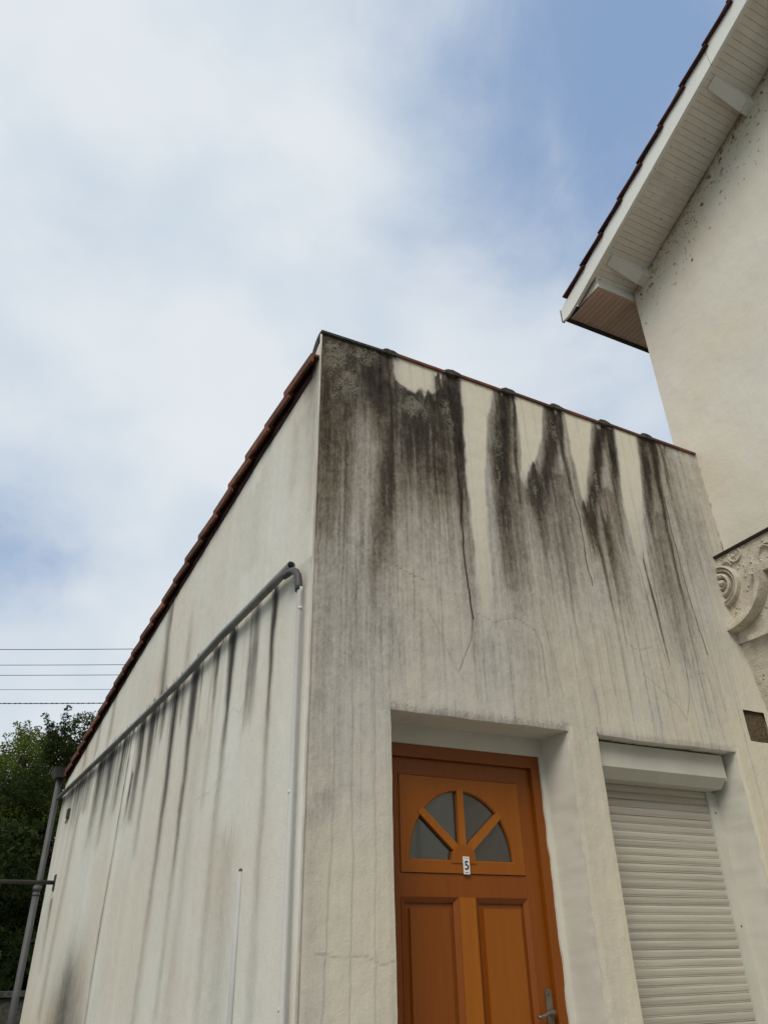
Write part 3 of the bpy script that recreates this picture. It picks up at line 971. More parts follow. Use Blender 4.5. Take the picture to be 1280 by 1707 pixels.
# the rest of the roof, a wavy field of tiles seen only from above
nx, ny = 60, 66
v, f = [], []
for i in range(nx):
    for j in range(ny):
        s = .12 + j * 6.75 / (ny - 1)
        x = .18 + i * (WD - .2) / (nx - 1)
        t_ = (j % 3) / 3
        q = SW(s, 0)
        v.append((x + q[0] * (1 - x / WD), q[1], zv(s) + .085 + .025 * math.sin(x * 28) + .025 * t_))
for i in range(nx - 1):
    for j in range(ny - 1):
        f.append((i * ny + j, (i + 1) * ny + j, (i + 1) * ny + j + 1, i * ny + j + 1))
link('roof_covering', mesh('roof_covering', v, f), M_RED, annex)
# dark bedding under the verge
b = B()
for j in range(len(VS) - 1):
    a, c_ = VS[j], VS[j + 1]
    a = max(a, .1)
    c_ = min(c_, LS)
    b.quadbox([SW(a, zv(a) - .012, .012), SW(c_, zv(c_) - .012, .012), SW(c_, zv(c_) - .012, -.06), SW(a, zv(a) - .012, -.06),
               SW(a, zv(a) + .07, .012), SW(c_, zv(c_) + .07, .012), SW(c_, zv(c_) + .07, -.06), SW(a, zv(a) + .07, -.06)])
b.out('verge_bedding', M_REDDK, annex)

# wall gutter: a grey pipe slit open, ending in a dark elbow ------------
b = B()
go = .050
seg, R_ = 16, .023
pts = [SW(s, 3.285 - .0048 * s if s < 2.0 else 3.248 + .004 * (s - 2.0) ** 1.35, go) for s in [.155, .6, 1.2, 2, 3, 4, 5, 6, 7.0]]
rings = []
for ri, rad in enumerate((R_, R_ - .004)):
    pass
pv = [Vector(q) for q in pts]
O_, I_ = [], []
for i, q in enumerate(pv):
    d = (pv[min(i + 1, len(pv) - 1)] - pv[max(i - 1, 0)]).normalized()
    a = Vector((-cP, -sP, 0))
    a = (a - d * a.dot(d)).normalized()
    u = d.cross(a)
    if u.z < 0:
        u = -u
    rad = R_ * (1.0 if i < 7 else 1.0)
    O_.append([b.bm.verts.new(q + (a * math.cos(t) + u * math.sin(t)) * rad) for t in np.linspace(0, 2 * math.pi, seg, endpoint=False)])
    I_.append([b.bm.verts.new(q + (a * math.cos(t) + u * math.sin(t)) * (rad - .004)) for t in np.linspace(0, 2 * math.pi, seg, endpoint=False)])
for rr, fl in ((O_, False), (I_, True)):
    for i in range(len(rr) - 1):
        for k in range(seg):
            q = [rr[i][k], rr[i][(k + 1) % seg], rr[i + 1][(k + 1) % seg], rr[i + 1][k]]
            b.bm.faces.new(q[::-1] if fl else q)
for k in range(seg):
    b.bm.faces.new([O_[0][k], I_[0][k], I_[0][(k + 1) % seg], O_[0][(k + 1) % seg]])
    b.bm.faces.new([O_[-1][k], O_[-1][(k + 1) % seg], I_[-1][(k + 1) % seg], I_[-1][k]])
gut = b.out('wall_gutter', M_PVC, annex, smooth=True)
b = B()
for s in (.33, 1.9, 3.4, 5.0, 6.3):
    z = 3.26 if s < 4.5 else 3.262
    b = B()
    b.tube([SW(s, z + .040, .002), SW(s, z + .040, .012)], .008, 8)
    b.out('gutter_clip', M_STEEL, annex)
b = B()
el = []
for k in range(9):
    a = math.pi / 2 * k / 8
    el.append(SW(.165 - .095 * math.sin(a), 3.248 - .085 * (1 - math.cos(a)) - (.0 if k < 8 else .02), .055 - .012 * k / 8))
el = [SW(.22, 3.252, .058)] + el + [SW(.066, 3.11, .042)]
rr = [.018 + (.0012 if k % 2 else 0) for k in range(len(el))]
b.tube(el, rr, 12)
b.out('elbow_hose', M_HOSE, annex, smooth=True)
b = B()
b.tube([SW(.064, 3.128, .038), SW(.062, 3.108, .038), SW(.0615, 3.10, .038), SW(.058, 2.0, .036), SW(.047, 1.2, .036), SW(.045, .05, .036)], [.0155, .0155, .0125, .0125, .0125, .0125], 14)
for zc in (3.02, 2.2, 1.45, .6):
    b.tube([SW(.0605, zc + .008, .036), SW(.0605, zc - .008, .036)], .0138, 14)
dp = b.out('downpipe', M_WPIPE, annex, smooth=True)
b = B()
b.tube([SW(.66, 1.952, .014), SW(.655, 1.3, .014), SW(.654, .05, .014)], .0125, 12)
b.out('cable_conduit', M_COND, annex, smooth=True)
b = B()
b.tube([SW(.652, 1.958, .004), SW(.668, 1.966, .012), SW(.672, 1.958, .018)], .004, 6)
b.out('conduit_stub', M_STEEL, annex)
# rear downpipe with hopper
b = B()
b.tube([SW(6.98, 3.50, .075), SW(6.97, 2.40, .075), SW(6.95, 2.33, .082)], .033, 14)
rp = b.out('downpipe', M_PVCD, annex, smooth=True)
b = B()
b.tube([SW(6.95, 2.36, .085), SW(6.95, 2.31, .085)], .045, 14)
b.tube([SW(6.95, 2.28, .085), SW(6.95, 2.265, .085)], .043, 14)
b.tube([SW(6.95, 2.33, .085), SW(6.94, .05, .085)], .036, 14)
b.out('downpipe', M_PVCD, annex, smooth=True)
b = B()
q = [SW(6.86, 3.50, .02), SW(7.08, 3.50, .02), SW(7.08, 3.50, .13), SW(6.86, 3.50, .13)]
q2 = [SW(6.80, 3.60, .0), SW(7.14, 3.60, .0), SW(7.14, 3.60, .17), SW(6.80, 3.60, .17)]
b.quadbox(q + q2)
b.out('rainwater_hopper', M_PVCD, annex, bevel=.008)
b = B()
b.quadbox([SW(6.14, 2.96, 0), SW(6.24, 2.96, 0), SW(6.24, 2.96, .03), SW(6.14, 2.96, .03), SW(6.14, 3.05, 0), SW(6.24, 3.05, 0), SW(6.24, 3.05, .03), SW(6.14, 3.05, .03)])
b.tube([SW(6.17, 2.96, .02), SW(6.17, 2.90, .03)], .008, 6)
b.out('wall_bracket', M_STEEL, annex, bevel=.004)

# ------------------------------------------------------------------ door
door = empty('door', (0.9, .23, .35), parent=annex)


def dpart(name, bb, mat, bevel=.004, **k):
    o = bb.out(name, mat, None, bevel=bevel, **k)
    o.parent = door
    o.matrix_parent_inverse = Matrix.Translation(door.location).inverted()
    return o


b = B()
b.box(.424, 1.36, .212, .262, 2.430, 2.4935)
b.box(.424, .470, .212, .262, .33, 2.4295)
b.box(1.302, 1.36, .212, .262, .33, 2.4295)
dpart('frame', b, M_DOORDK)
b = B()          # leaf rails and stiles
b.box(.472, 1.300, .236, .262, 2.352, 2.428)
b.box(.472, .548, .236, .262, .35, 2.3515)
b.box(1.218, 1.300, .236, .262, .35, 2.3515)
b.box(.5485, 1.2175, .2365, .262, 1.835, 1.930)
b.box(.5485, 1.2175, .2365, .262, .35, .50)
dpart('leaf', b, M_DOORDK, .003)
b = B()
b.box(.838, .925, .228, .262, .5005, 1.8345)
dpart('centre_stile', b, M_DOORLT, .009)
for x0, x1 in ((.5485, .8375), (.9255, 1.2175)):
    b = B()
    b.box(x0 + .045, x1 - .045, .240, .262, .545, 1.79)
    dpart('panel', b, M_DOOR if x0 > .9 else M_DOORDK, .009)
    b = B()
    # bead: four mitred strips sloping in
    a0, a1, c0, c1 = x0, x1, .5005, 1.8345
    w_ = .022
    for (p, q) in (((a0, c0), (a1, c0)), ((a1, c0), (a1, c1)), ((a1, c1), (a0, c1)), ((a0, c1), (a0, c0))):
        mx_, mz_ = (a0 + a1) / 2, (c0 + c1) / 2
        pi = (p[0] + (w_ if p[0] < mx_ else -w_), p[1] + (w_ if p[1] < mz_ else -w_))
        qi = (q[0] + (w_ if q[0] < mx_ else -w_), q[1] + (w_ if q[1] < mz_ else -w_))
        b.quadbox([(p[0], .262, p[1]), (q[0], .262, q[1]), (qi[0], .262, qi[1]), (pi[0], .262, pi[1]),
                   (p[0], .232, p[1]), (q[0], .232, q[1]), (qi[0], .2475, qi[1]), (pi[0], .2475, pi[1])])
    dpart('moulding', b, M_DOORDK, .002)
    b = B()
    b.box(x0 + .001, x1 - .001, .256, .266, .505, 1.83)
    dpart('panel_bed', b, M_DOORDK, 0)

# fanlight panel
FC = (.877, 1.988)
RX, RZ = .277, .302


def arc(a0, a1, n, rx=RX, rz=RZ):
    return [(FC[0] + rx * math.cos(math.radians(a0 + (a1 - a0) * k / n)), FC[1] + rz * math.sin(math.radians(a0 + (a1 - a0) * k / n))) for k in range(n + 1)]


bmf = bmesh.new()


def ringpts(pts, y):
    return [bmf.verts.new((x, y, z)) for x, z in pts]


out_ = [(.5500, 1.9325), (1.2155, 1.9325), (1.2155, 2.3490), (.5500, 2.3490)]
inn_ = arc(0, 180, 40)
for y, chamf in ((.2305, .006), (.262, 0)):
    ip = [(FC[0] + (RX + chamf) * math.cos(math.radians(180 * k / 40)), FC[1] - (chamf if k in (0, 40) else 0) + (RZ + chamf) * math.sin(math.radians(180 * k / 40))) for k in range(41)]
    a, c_ = ringpts(out_, y), ringpts(ip, y)
    es = [bmf.edges.new((a[i], a[(i + 1) % 4])) for i in range(4)] + [bmf.edges.new((c_[i], c_[(i + 1) % 41])) for i in range(41)]
    bmesh.ops.triangle_fill(bmf, edges=es, use_beauty=True)
    if y < .25:
        A1, C1 = a, c_
    else:
        A2, C2 = a, c_
mid = ringpts(inn_, .238)
for i in range(4):
    bmf.faces.new((A1[i], A1[(i + 1) % 4], A2[(i + 1) % 4], A2[i]))
for i in range(41):
    j = (i + 1) % 41
    bmf.faces.new((C1[i], mid[i], mid[j], C1[j]))
    bmf.faces.new((mid[i], C2[i], C2[j], mid[j]))
bmesh.ops.recalc_face_normals(bmf, faces=bmf.faces)
pm = bpy.data.meshes.new('fanlight_panel')
bmf.to_mesh(pm)
bmf.free()
o = link('fanlight_panel', pm, M_DOOR)
o.parent = door
o.matrix_parent_inverse = Matrix.Translation(door.location).inverted()


def bar2(bb, p, q, w0, w1, y0, y1):
    p, q = Vector((p[0], 0, p[1])), Vector((q[0], 0, q[1]))
    d = (q - p).normalized()
    n = Vector((-d.z, 0, d.x))
    cs = []
    for y in (y1, y0):
        for pt, sg, w in ((p, -1, w0), (q, -1, w1), (q, 1, w1), (p, 1, w0)):
            c = pt + n * sg * w / 2
            cs.append((c.x, y, c.z))
    bb.quadbox(cs)


for k, (tip, w_) in enumerate((((FC[0], 2.300), .033), ((.655, 2.200), .034), ((1.099, 2.200), .034))):
    b = B()
    bar2(b, (FC[0] + (tip[0] - FC[0]) * .12, 2.03), tip, w_ * 1.1, w_, .2275 + .0004 * k, .256)
    dpart('glazing_bar', b, M_DOORLT, .008)
b = B()
b.prism([(.812, 1.975), (.942, 1.975), (.936, 2.022), (.905, 2.05), (.877, 2.058), (.849, 2.05), (.818, 2.022)], .2265, .256, lambda u, v_, d: (u, d, v_))
dpart('fan_hub', b, M_DOOR, .006)
# four panes
for a0, a1 in ((181, 139), (137, 91), (89, 43), (41, -1)):
    pts = [(FC[0], 1.98)] + arc(a0, a1, 10, RX + .006, RZ + .006)
    b = B()
    b.prism(pts, .2485, .2545, lambda u, v_, d: (u, d, v_))
    dpart('glass_pane', b, glass, 0)
# handle
b = B()
pl = [(1.255, 1.24)] + [(1.2725 - .0175 * math.cos(math.pi * k / 10), 1.459 + .0175 * math.sin(math.pi * k / 10)) for k in range(11)] + [(1.290, 1.24)]
b.prism([(u, v_) for u, v_ in pl], .228, .2365, lambda u, v_, d: (u, d, v_))
dpart('handle_plate', b, M_PEWTER, .002)
b = B()
b.tube([(1.2725, .229, 1.385), (1.2725, .205, 1.386)], [.013, .012], 12)
b.tube([(1.2765, .203, 1.387), (1.262, .198, 1.389), (1.24, .197, 1.386), (1.215, .200, 1.376), (1.196, .203, 1.372), (1.188, .206, 1.376)], [.011, .010, .0085, .008, .009, .007], 10)
dpart('lever', b, M_PEWTER, 0, smooth=True)
b = B()
b.tube([(1.2725, .2282, 1.452), (1.2725, .2262, 1.452)], .0035, 8)
dpart('handle_screw', b, M_STEEL, 0)
b = B()
b.tube([(1.2725, .2282, 1.30), (1.2725, .2262, 1.30)], .006, 8)
dpart('keyhole', b, M_STEEL, 0)
b = B()
b.box(.39, 1.41, -.05, .262, -.01, .33)
tag(b.out('door_step', M_PAVE, annex, bevel=.006))

# house number plate
M_ENA = mk('white_enamel', (.80, .80, .78), .3, (.74, .74, .71), 3, bump=0, spec=.5)
M_NAVY = mk('navy_enamel', (.012, .018, .07), .3, None, 3, bump=0, spec=.5)
num = empty('house_number_plate', (.885, .224, 1.966), 'small white enamel plate with a blue number 5 on the orange door', 'house number')
b = B()
b.box(-.0165, .0165, -.0022, .0018, -.037, .037)
b.out('plate', M_ENA, num, bevel=.0012)
cu = bpy.data.curves.new('numeral', 'FONT')
cu.body = '5'
cu.size = .052
cu.extrude = .0004
cu.offset = .0009
cu.align_x = 'CENTER'
cu.align_y = 'CENTER'
to = bpy.data.objects.new('tmp', cu)
COL.objects.link(to)
to.rotation_euler = (math.pi / 2, 0, 0)
bpy.context.view_layer.update()
nm = bpy.data.meshes.new_from_object(to.evaluated_get(bpy.context.evaluated_depsgraph_get()))
nm.transform(Matrix.Rotation(math.pi / 2, 4, 'X'))
bpy.data.objects.remove(to)
co = np.array([v_.co[:] for v_ in nm.vertices])
cc = (co.max(0) + co.min(0)) / 2
nm.transform(Matrix.Translation((-cc[0], -cc[1] - .0028, -cc[2])))
nm.materials.clear()
o = link('numeral', nm, M_NAVY, num)
b = B()
for z, n_ in ((.0295, 4), (-.0295, 5)):
    for k in range(n_):
        x = -.0085 + .017 * k / (n_ - 1)
        b.box(x - .0014, x + .0012, -.0027, -.0021, z - .0018, z + .0018)
tag(b.out('small_print', M_NAVY, num), kind='stuff')

# ------------------------------------------------------------------ roller shutter
b = B()
hp = [(.066, 2.566), (.066, 2.4425), (.115, 2.392), (.235, 2.392), (.235, 2.566)]
b.prism(hp, 1.584, 2.532, lambda u, v_, d: (d, u, v_))
sh = b.out('roller_shutter', M_SHBOX, annex, bevel=.003)
b = B()
b.box(2.532, 2.5345, .064, .12, 2.43, 2.560)
b.box(2.502, 2.575, .1992, .233, .36, 2.3915)
b.out('guide_rail', M_SHBOX, sh, bevel=.003)
b = B()
b.box(1.592, 1.625, .1992, .233, .36, 2.3915)
b.out('guide_rail', M_SHBOX, sh, bevel=.003)
b = B()
b.tube([(2.538, .199, 2.28), (2.538, .196, 2.28)], .004, 8)
b.out('rail_screw', M_STEEL, sh)
b = B()
b.tube([(2.538, .199, 1.72), (2.538, .196, 1.72)], .004, 8)
b.out('rail_screw', M_STEEL, sh)
PIT = .0386
prf = [(.0, .0), (.0005, .003), (-.0020, .009), (-.0030, .018), (-.0027, .027), (-.0008, .0335), (.0025, .0362), (.0025, .0392), (.010, .0392), (.010, .0)]
b = B()
b.prism([(.214 + u, v_) for u, v_ in prf], 1.606, 2.5035, lambda u, v_, d: (d, u, v_))
sl0 = b.out('slat', M_SHUT, sh)
n_sl = int((2.395 - .37) / PIT)
for k in range(n_sl):
    o = sl0 if k == 0 else sl0.copy()
    if k:
        COL.objects.link(o)
        o.parent = sh
    z = 2.395 - PIT * (k + 1) - (.003 if k > 3 else 0)
    o.location = (0, random.uniform(-.0012, .0012), z)
    o.rotation_euler = (0, random.uniform(-.0006, .0006), 0)
b = B()
b.box(1.58, 2.585, -.05, .24, .30, .36)
b.out('window_sill', M_PAVE, annex, bevel=.006)

# ------------------------------------------------------------------ tall house on the right
house = empty('tall_house', (WD, 0, 0), 'tall cream rendered house with white boarded eaves and carved stone band', 'house')
house.location = (0, 0, 0)
MS = .455
RY = -4.0           # ridge


def zsoff(y):
    return 6.665 - MS * y


BY = .165
ys = np.concatenate([segs([RY, -2.6], .03), segs([-2.6, BY], .010)[1:]])
vv = np.concatenate([np.linspace(0, 1, 360)])
Yg, Vg = np.meshgrid(ys, vv, indexing='ij')
zt2 = zsoff(Yg) + .05
Zg = 3.6 + Vg * (zt2 - 3.6)
X, Z = Yg, Zg
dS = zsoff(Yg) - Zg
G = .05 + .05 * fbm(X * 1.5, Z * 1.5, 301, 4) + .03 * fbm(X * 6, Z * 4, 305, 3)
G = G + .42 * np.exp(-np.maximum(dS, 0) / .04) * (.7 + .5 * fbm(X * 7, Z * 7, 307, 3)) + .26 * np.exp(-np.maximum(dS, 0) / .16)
r_ = np.random.default_rng(9)
for k in range(620):
    y0 = r_.uniform(-2.6, BY) if k % 2 else r_.choice([-.1, -.32, -.55, -.9, -1.15, -1.5, -1.9]) + r_.normal(0, .07)
    z0 = zsoff(y0) - r_.exponential(.085)
    rad = r_.uniform(.003, .009)
    m_ = (np.abs(X - y0) < .04) & (np.abs(Z - z0) < .04)
    xx, zz_ = X[m_] + .006 * vnoise(X[m_] * 60, Z[m_] * 60, 349), Z[m_]
    G[m_] = np.maximum(G[m_], r_.uniform(.4, .85) * np.exp(-(((xx - y0) / rad) ** 2 + ((zz_ - z0) / (rad * 1.7)) ** 2)))
mo = np.exp(-np.maximum(dS, 0) / .13) * np.clip(.45 + 1.1 * fbm(X * 3.2, Z * 3.2, 341, 3), 0, 1)
sn = fbm(X * 42, Z * 34, 345, 3)
G = np.maximum(G, .92 * sst(sn, .46 - .50 * mo, .58 - .50 * mo) * (dS < .55) * (.6 + .4 * vnoise(X * 20, Z * 20, 347)))
# dark crumbs down the joint with the annex
jn = np.exp(-((X - .0 - .006 * vnoise(X * 0, Z * 8, 311)) / .009) ** 2) * (Z < 4.74)
G = np.maximum(G, jn * np.clip(.35 + .9 * vnoise(X * 3, Z * 26, 312), 0, .9))
G = np.clip(G, 0, 1)
WM = np.clip(.4 + .5 * fbm(X * 2, Z * 2, 321, 3), 0, 1)
CK = cracks(np.zeros_like(G), X, Z, [(.06, (-.5, 5.4), (-.52, 5.0), (-.48, 4.7)), (.06, (-.4, 4.9), (-.41, 4.5))], .006)
dep = .006 * fbm(X * 1.6, Z * 1.6, 331, 4) + .003 * fbm(X * 7, Z * 5, 335, 3)
P = np.stack([WD - dep * sst(BY - X, 0, .05), X, Z], -1)
me = gridmesh('gable_wall', P, np.ones((len(ys) - 1, len(vv) - 1), bool), {'stain': np.stack([G, WM, np.zeros_like(G), CK], -1)})
link('gable_wall', me, M_HOUSE, house)
b = B()      # body of the house
HX = 10.0
yf = 2 * RY - BY
b.prism([(BY - .004, 0), (BY - .004, zsoff(BY) + .04), (RY, zsoff(RY) + .04), (yf, zsoff(BY) + .04), (yf, 0)], WD + .02, HX, lambda u, v_, d: (d, u, v_))
b.quad((WD, RY, 0), (WD, yf, 0), (WD, yf, zsoff(BY)), (WD, RY, zsoff(RY)))
b.quad((WD, BY, 3.0), (WD + .02, BY, 3.0), (WD + .02, BY, zsoff(BY)), (WD, BY, zsoff(BY)))
b.out('house_body', M_REVEAL, house)

# rake: fascia boards, soffit boards, purlins, tiles
FX = 2.47


def rk(y, d):        # point on the rake: d above the soffit line, measured vertically
    return 6.665 - MS * y + d


def rakebox(bb, x0, x1, y0, y1, d0, d1):
    bb.quadbox([(x0, y0, rk(y0, d0)), (x1, y0, rk(y0, d0)), (x1, y1, rk(y1, d0)), (x0, y1, rk(y1, d0)),
                (x0, y0, rk(y0, d1)), (x1, y0, rk(y0, d1)), (x1, y1, rk(y1, d1)), (x0, y1, rk(y1, d1))])


b = B()
y_e = .575
# lower board, its foot cut plumb and level
b.prism([(y_e, 6.410), (y_e, 6.545), (-1.372, rk(-1.372, .17)), (-1.372, rk(-1.372, -.035)), (.415, rk(.415, -.035)), (.50, 6.410)], FX, FX + .022, lambda u, v_, d: (d, u, v_))
b.out('fascia_board', M_WOODW, house, bevel=.002)
b = B()
rakebox(b, FX - .001, FX + .021, RY, -1.376, -.035, .17)
b.out('fascia_board', M_WOODW, house, bevel=.002)
b = B()
b.box(FX - .002, FX + .024, y_e + .0005, y_e + .010, 6.408, 6.55)
b.out('fascia_end_cap', M_BRDK, house, bevel=.003)
# soffit boards laid across, each a board with a shadow gap
pitch = .0490
b = B()
b.quadbox([(FX + .022, 0, 0), (WD + .0, 0, 0), (WD + .0, pitch - .0022, 0), (FX + .022, pitch - .0022, 0),
           (FX + .022, 0, .012), (WD + .0, 0, .012), (WD + .0, pitch - .0022, .012), (FX + .022, pitch - .0022, .012)])
sb0 = b.out('soffit_board', M_SOFF, house, bevel=.004)
ang = math.atan(-MS)
k = 0
y = .19
while y > RY:
    o = sb0 if k == 0 else sb0.copy()
    if k:
        COL.objects.link(o)
        o.parent = house
    y -= pitch * math.cos(ang)
    o.location = (0, y, rk(y, random.uniform(0, .0012)))
    o.rotation_euler = (ang, 0, 0)
    k += 1
b = B()
rakebox(b, FX + .03, WD + .4, RY, .30, .0135, .04)
b.out('roof_boarding', M_SOFF, house)
# edge batten under the fascia
b = B()
rakebox(b, FX + .0225, FX + .045, RY, .40, -.022, -.001)
b.out('edge_batten', M_SOFF, house, bevel=.002)
# purlin ends, tapering towards the fascia
for k, yc in enumerate((.005, -1.285, -2.57)):
    b = B()
    w_ = .043
    xo, xm = (2.565, WD - .075)

    def pt(x, dy, dd):
        yy = yc + dy
        return (x, yy, rk(yy, dd))
    b.quadbox([pt(xo, -w_, -.008), pt(xm, -w_, -.098), pt(xm, w_, -.098), pt(xo, w_, -.008), pt(xo, -w_, .002), pt(xm, -w_, .002), pt(xm, w_, .002), pt(xo, w_, .002)])
    b.quadbox([pt(xm + .003, -w_, -.1), pt(WD + .01, -w_, -.1), pt(WD + .01, w_, -.1), pt(xm + .003, w_, -.1), pt(xm + .003, -w_, .002), pt(WD + .01, -w_, .002), pt(WD + .01, w_, .002), pt(xm + .003, w_, .002)])
    b.out('purlin_end', M_WOODW, house, bevel=.003)
# boxed eave: brown boards below, white face towards the gable
zb = 6.474
b = B()
b.box(2.5425, WD, .1720, .1840, zb + .012, 6.60)
b.out('eave_face_board', M_WOODW, house, bevel=.002)
b = B()
b.prism([(.160, zb), (.46, zb), (.44, rk(.44, -.004)), (.165, rk(.165, -.004))], 2.532, 2.542, lambda u, v_, d: (d, u, v_))
b.out('eave_cheek', M_WOODW, house)
b = B()
b.box(2.5425, 6.5, .166, .186, zb - .002, zb + .006)
b.out('eave_trim', M_BROWN, house, bevel=.002)
b = B()
bw = .048
b.box(0, bw - .004, .187, .563, zb, zb + .01)
eb0 = b.out('eave_board', M_BROWN, house, bevel=.002)
k = 0
x = 2.5435
while x < 4.2:
    o = eb0 if k == 0 else eb0.copy()
    if k:
        COL.objects.link(o)
        o.parent = house
    o.location = (x, 0, random.uniform(0, .001))
    x += bw
    k += 1
b = B()
b.box(2.5435, HX, .19, .56, zb + .014, zb + .03)
b.box(2.4925, 2.5425, .42, .563, zb - .018, zb - .001)
b.out('eave_backing', M_BRDK, house)
b = B()
b.box(FX + .03, HX, .5635, .585, 6.440, 6.490)
b.out('eave_gutter', M_BRDK, house, bevel=.003)
# roof tiles on the near edge
b = B()
b.prism([(0, -.010), (.02, .008), (.12, .018), (.22, .006), (.36, .006), (.36, -.008), (.0, -.024)], 0, .315, lambda u, v_, d: (u, -d, v_))
rt0 = b.out('roof_tile', M_REDDK, house, bevel=.003)
k = 0
y = .50
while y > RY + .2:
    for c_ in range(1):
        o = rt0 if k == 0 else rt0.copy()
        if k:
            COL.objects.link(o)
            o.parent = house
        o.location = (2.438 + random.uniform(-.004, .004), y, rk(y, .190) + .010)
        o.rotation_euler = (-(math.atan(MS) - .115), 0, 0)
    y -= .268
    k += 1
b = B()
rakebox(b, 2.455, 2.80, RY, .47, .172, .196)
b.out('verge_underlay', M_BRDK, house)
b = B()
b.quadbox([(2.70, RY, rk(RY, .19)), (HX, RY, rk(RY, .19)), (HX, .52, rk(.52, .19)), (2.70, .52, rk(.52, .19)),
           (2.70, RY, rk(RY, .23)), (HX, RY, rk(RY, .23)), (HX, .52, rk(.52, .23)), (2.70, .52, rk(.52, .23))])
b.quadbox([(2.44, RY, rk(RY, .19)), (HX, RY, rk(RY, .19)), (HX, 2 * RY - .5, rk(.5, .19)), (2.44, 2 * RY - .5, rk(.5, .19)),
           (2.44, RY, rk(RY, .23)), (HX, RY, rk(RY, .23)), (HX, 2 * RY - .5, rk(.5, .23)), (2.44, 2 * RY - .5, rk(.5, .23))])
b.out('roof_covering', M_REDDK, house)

# carved stone band against the annex
SX = 2.85
b = B()
b.box(SX, WD + .02, -3.2, -.0015, 3.262, 3.86)
fz = b.out('stone_frieze', M_STONE, house, bevel=.003)
# lower stonework leaning back into the plaster
b = B()
b.quadbox([(2.945, -3.2, 0), (WD + .03, -3.2, 0), (WD + .03, -.0015, 0), (2.945, -.0015, 0), (2.945, -3.2, 2.84), (WD + .03, -3.2, 2.84), (WD + .03, -.0015, 2.84), (2.945, -.0015, 2.84)])
b.quadbox([(2.945, -3.2, 2.841), (WD + .03, -3.2, 2.841), (WD + .03, -.0015, 2.841), (2.945, -.0015, 2.841), (2.866, -3.2, 3.2615), (WD + .03, -3.2, 3.2615), (WD + .03, -.0015, 3.2615), (2.866, -.0015, 3.2615)])
b.out('rough_stone_wall', M_STONE, house)
b = B()
b.prism([(-.018, 0), (-.024, .012), (-.006, .022), (.1, .034), (.1, 0)], -3.2, -.002, lambda u, v_, d: (SX + u, d, 3.861 + v_))
b.out('zinc_drip', M_BRDK, fz)


def F2(u, v_, d):
    return (SX - d, u, v_)


def ringmold(name, c, prof, a0, a1, n=28):
    """prof: (radius, height) pairs swept round c from a0 to a1"""
    bb = B()
    rows = []
    for k in range(n + 1):
        a = math.radians(a0 + (a1 - a0) * k / n)
        rows.append([bb.bm.verts.new(F2(c[0] + r * math.cos(a), c[1] + r * math.sin(a), h * 1.45)) for r, h in prof])
    for k in range(n):
        for j in range(len(prof) - 1):
            bb.bm.faces.new([rows[k][j], rows[k][j + 1], rows[k + 1][j + 1], rows[k + 1][j]])
    bb.bm.faces.new(rows[0])
    bb.bm.faces.new(rows[-1][::-1])
    return bb.out(name, M_STONE, fz, smooth=False)


AC = (-.015, 3.66)
ringmold('arch_moulding', AC, [(.228, -.004), (.236, .012), (.252, .014), (.258, .030), (.288, .034), (.292, .050), (.322, .054), (.330, .030), (.332, -.004)], 180, 272, 30)
ringmold('volute_ring', (0.0, 3.655), [(.098, -.002), (.102, .018), (.112, .024), (.118, .010), (.122, .010), (.128, .026), (.138, .022), (.142, -.002)], 95, 300)
ringmold('volute_ring', (0.0, 3.665), [(.050, -.002), (.055, .016), (.066, .022), (.078, .018), (.084, -.002)], 60, 330)
ringmold('volute_ring', (-.012, 3.675), [(.030, -.002), (.034, .020), (.042, .026), (.048, .018), (.052, -.002)], 200, 480)
b = B()
b.tube([F2(-.014, 3.675, -.002), F2(-.014, 3.675, .018), F2(-.014, 3.675, .034), F2(-.014, 3.675, .040)], [.024, .022, .016, .006], 14)
b.out('volute_boss', M_STONE, fz, smooth=True)
ringmold('medallion', (-.155, 3.822), [(.036, -.002), (.040, .008), (.048, .010), (.053, -.002)], 150, 390)
ringmold('medallion', (-.150, 3.832), [(.012, -.002), (.014, .006), (.020, .007), (.024, -.002)], 150, 390, 14)
ringmold('leaf_scroll', (-.070, 3.765), [(.034, -.002), (.038, .010), (.044, .010), (.048, -.002)], 70, 175, 12)
ringmold('leaf_scroll', (-.42, 3.86), [(.062, -.002), (.068, .014), (.078, .016), (.086, -.002)], 185, 300, 14)
ringmold('leaf_scroll', (-.37, 3.745), [(.03, -.002), (.036, .014), (.042, .014), (.05, -.002)], 20, 160, 14)
# shelf that closes the arch, and lower string band
b = B()
b.prism([(-.243, 3.630), (-.243, 3.660), (-.262, 3.662), (-3.0, 3.662), (-3.0, 3.616), (-.345, 3.616), (-.30, 3.620)], -.003, .046, F2)
b.out('shelf_moulding', M_STONE, fz, bevel=.003)
b = B()
b.box(SX - .016, SX + .05, -3.1, -.085, 3.252, 3.284)
b.out('string_band', M_STONE, fz, bevel=.005)
# chips, pits and leaf crumbs as small raised lumps
lr = random.Random(5)
bb = B()
for k in range(70):
    y_, z_ = -lr.uniform(.02, .5), lr.uniform(3.3, 3.85)
    r = lr.uniform(.004, .011)
    bb.tube([F2(y_, z_, -.002), F2(y_ + r * .3, z_, .003), F2(y_, z_ + r * .3, .006)], [r, r * .9, r * .3], 6)
o = bb.out('carving_crumbs', M_STONE, fz)
tag(o, kind='stuff')

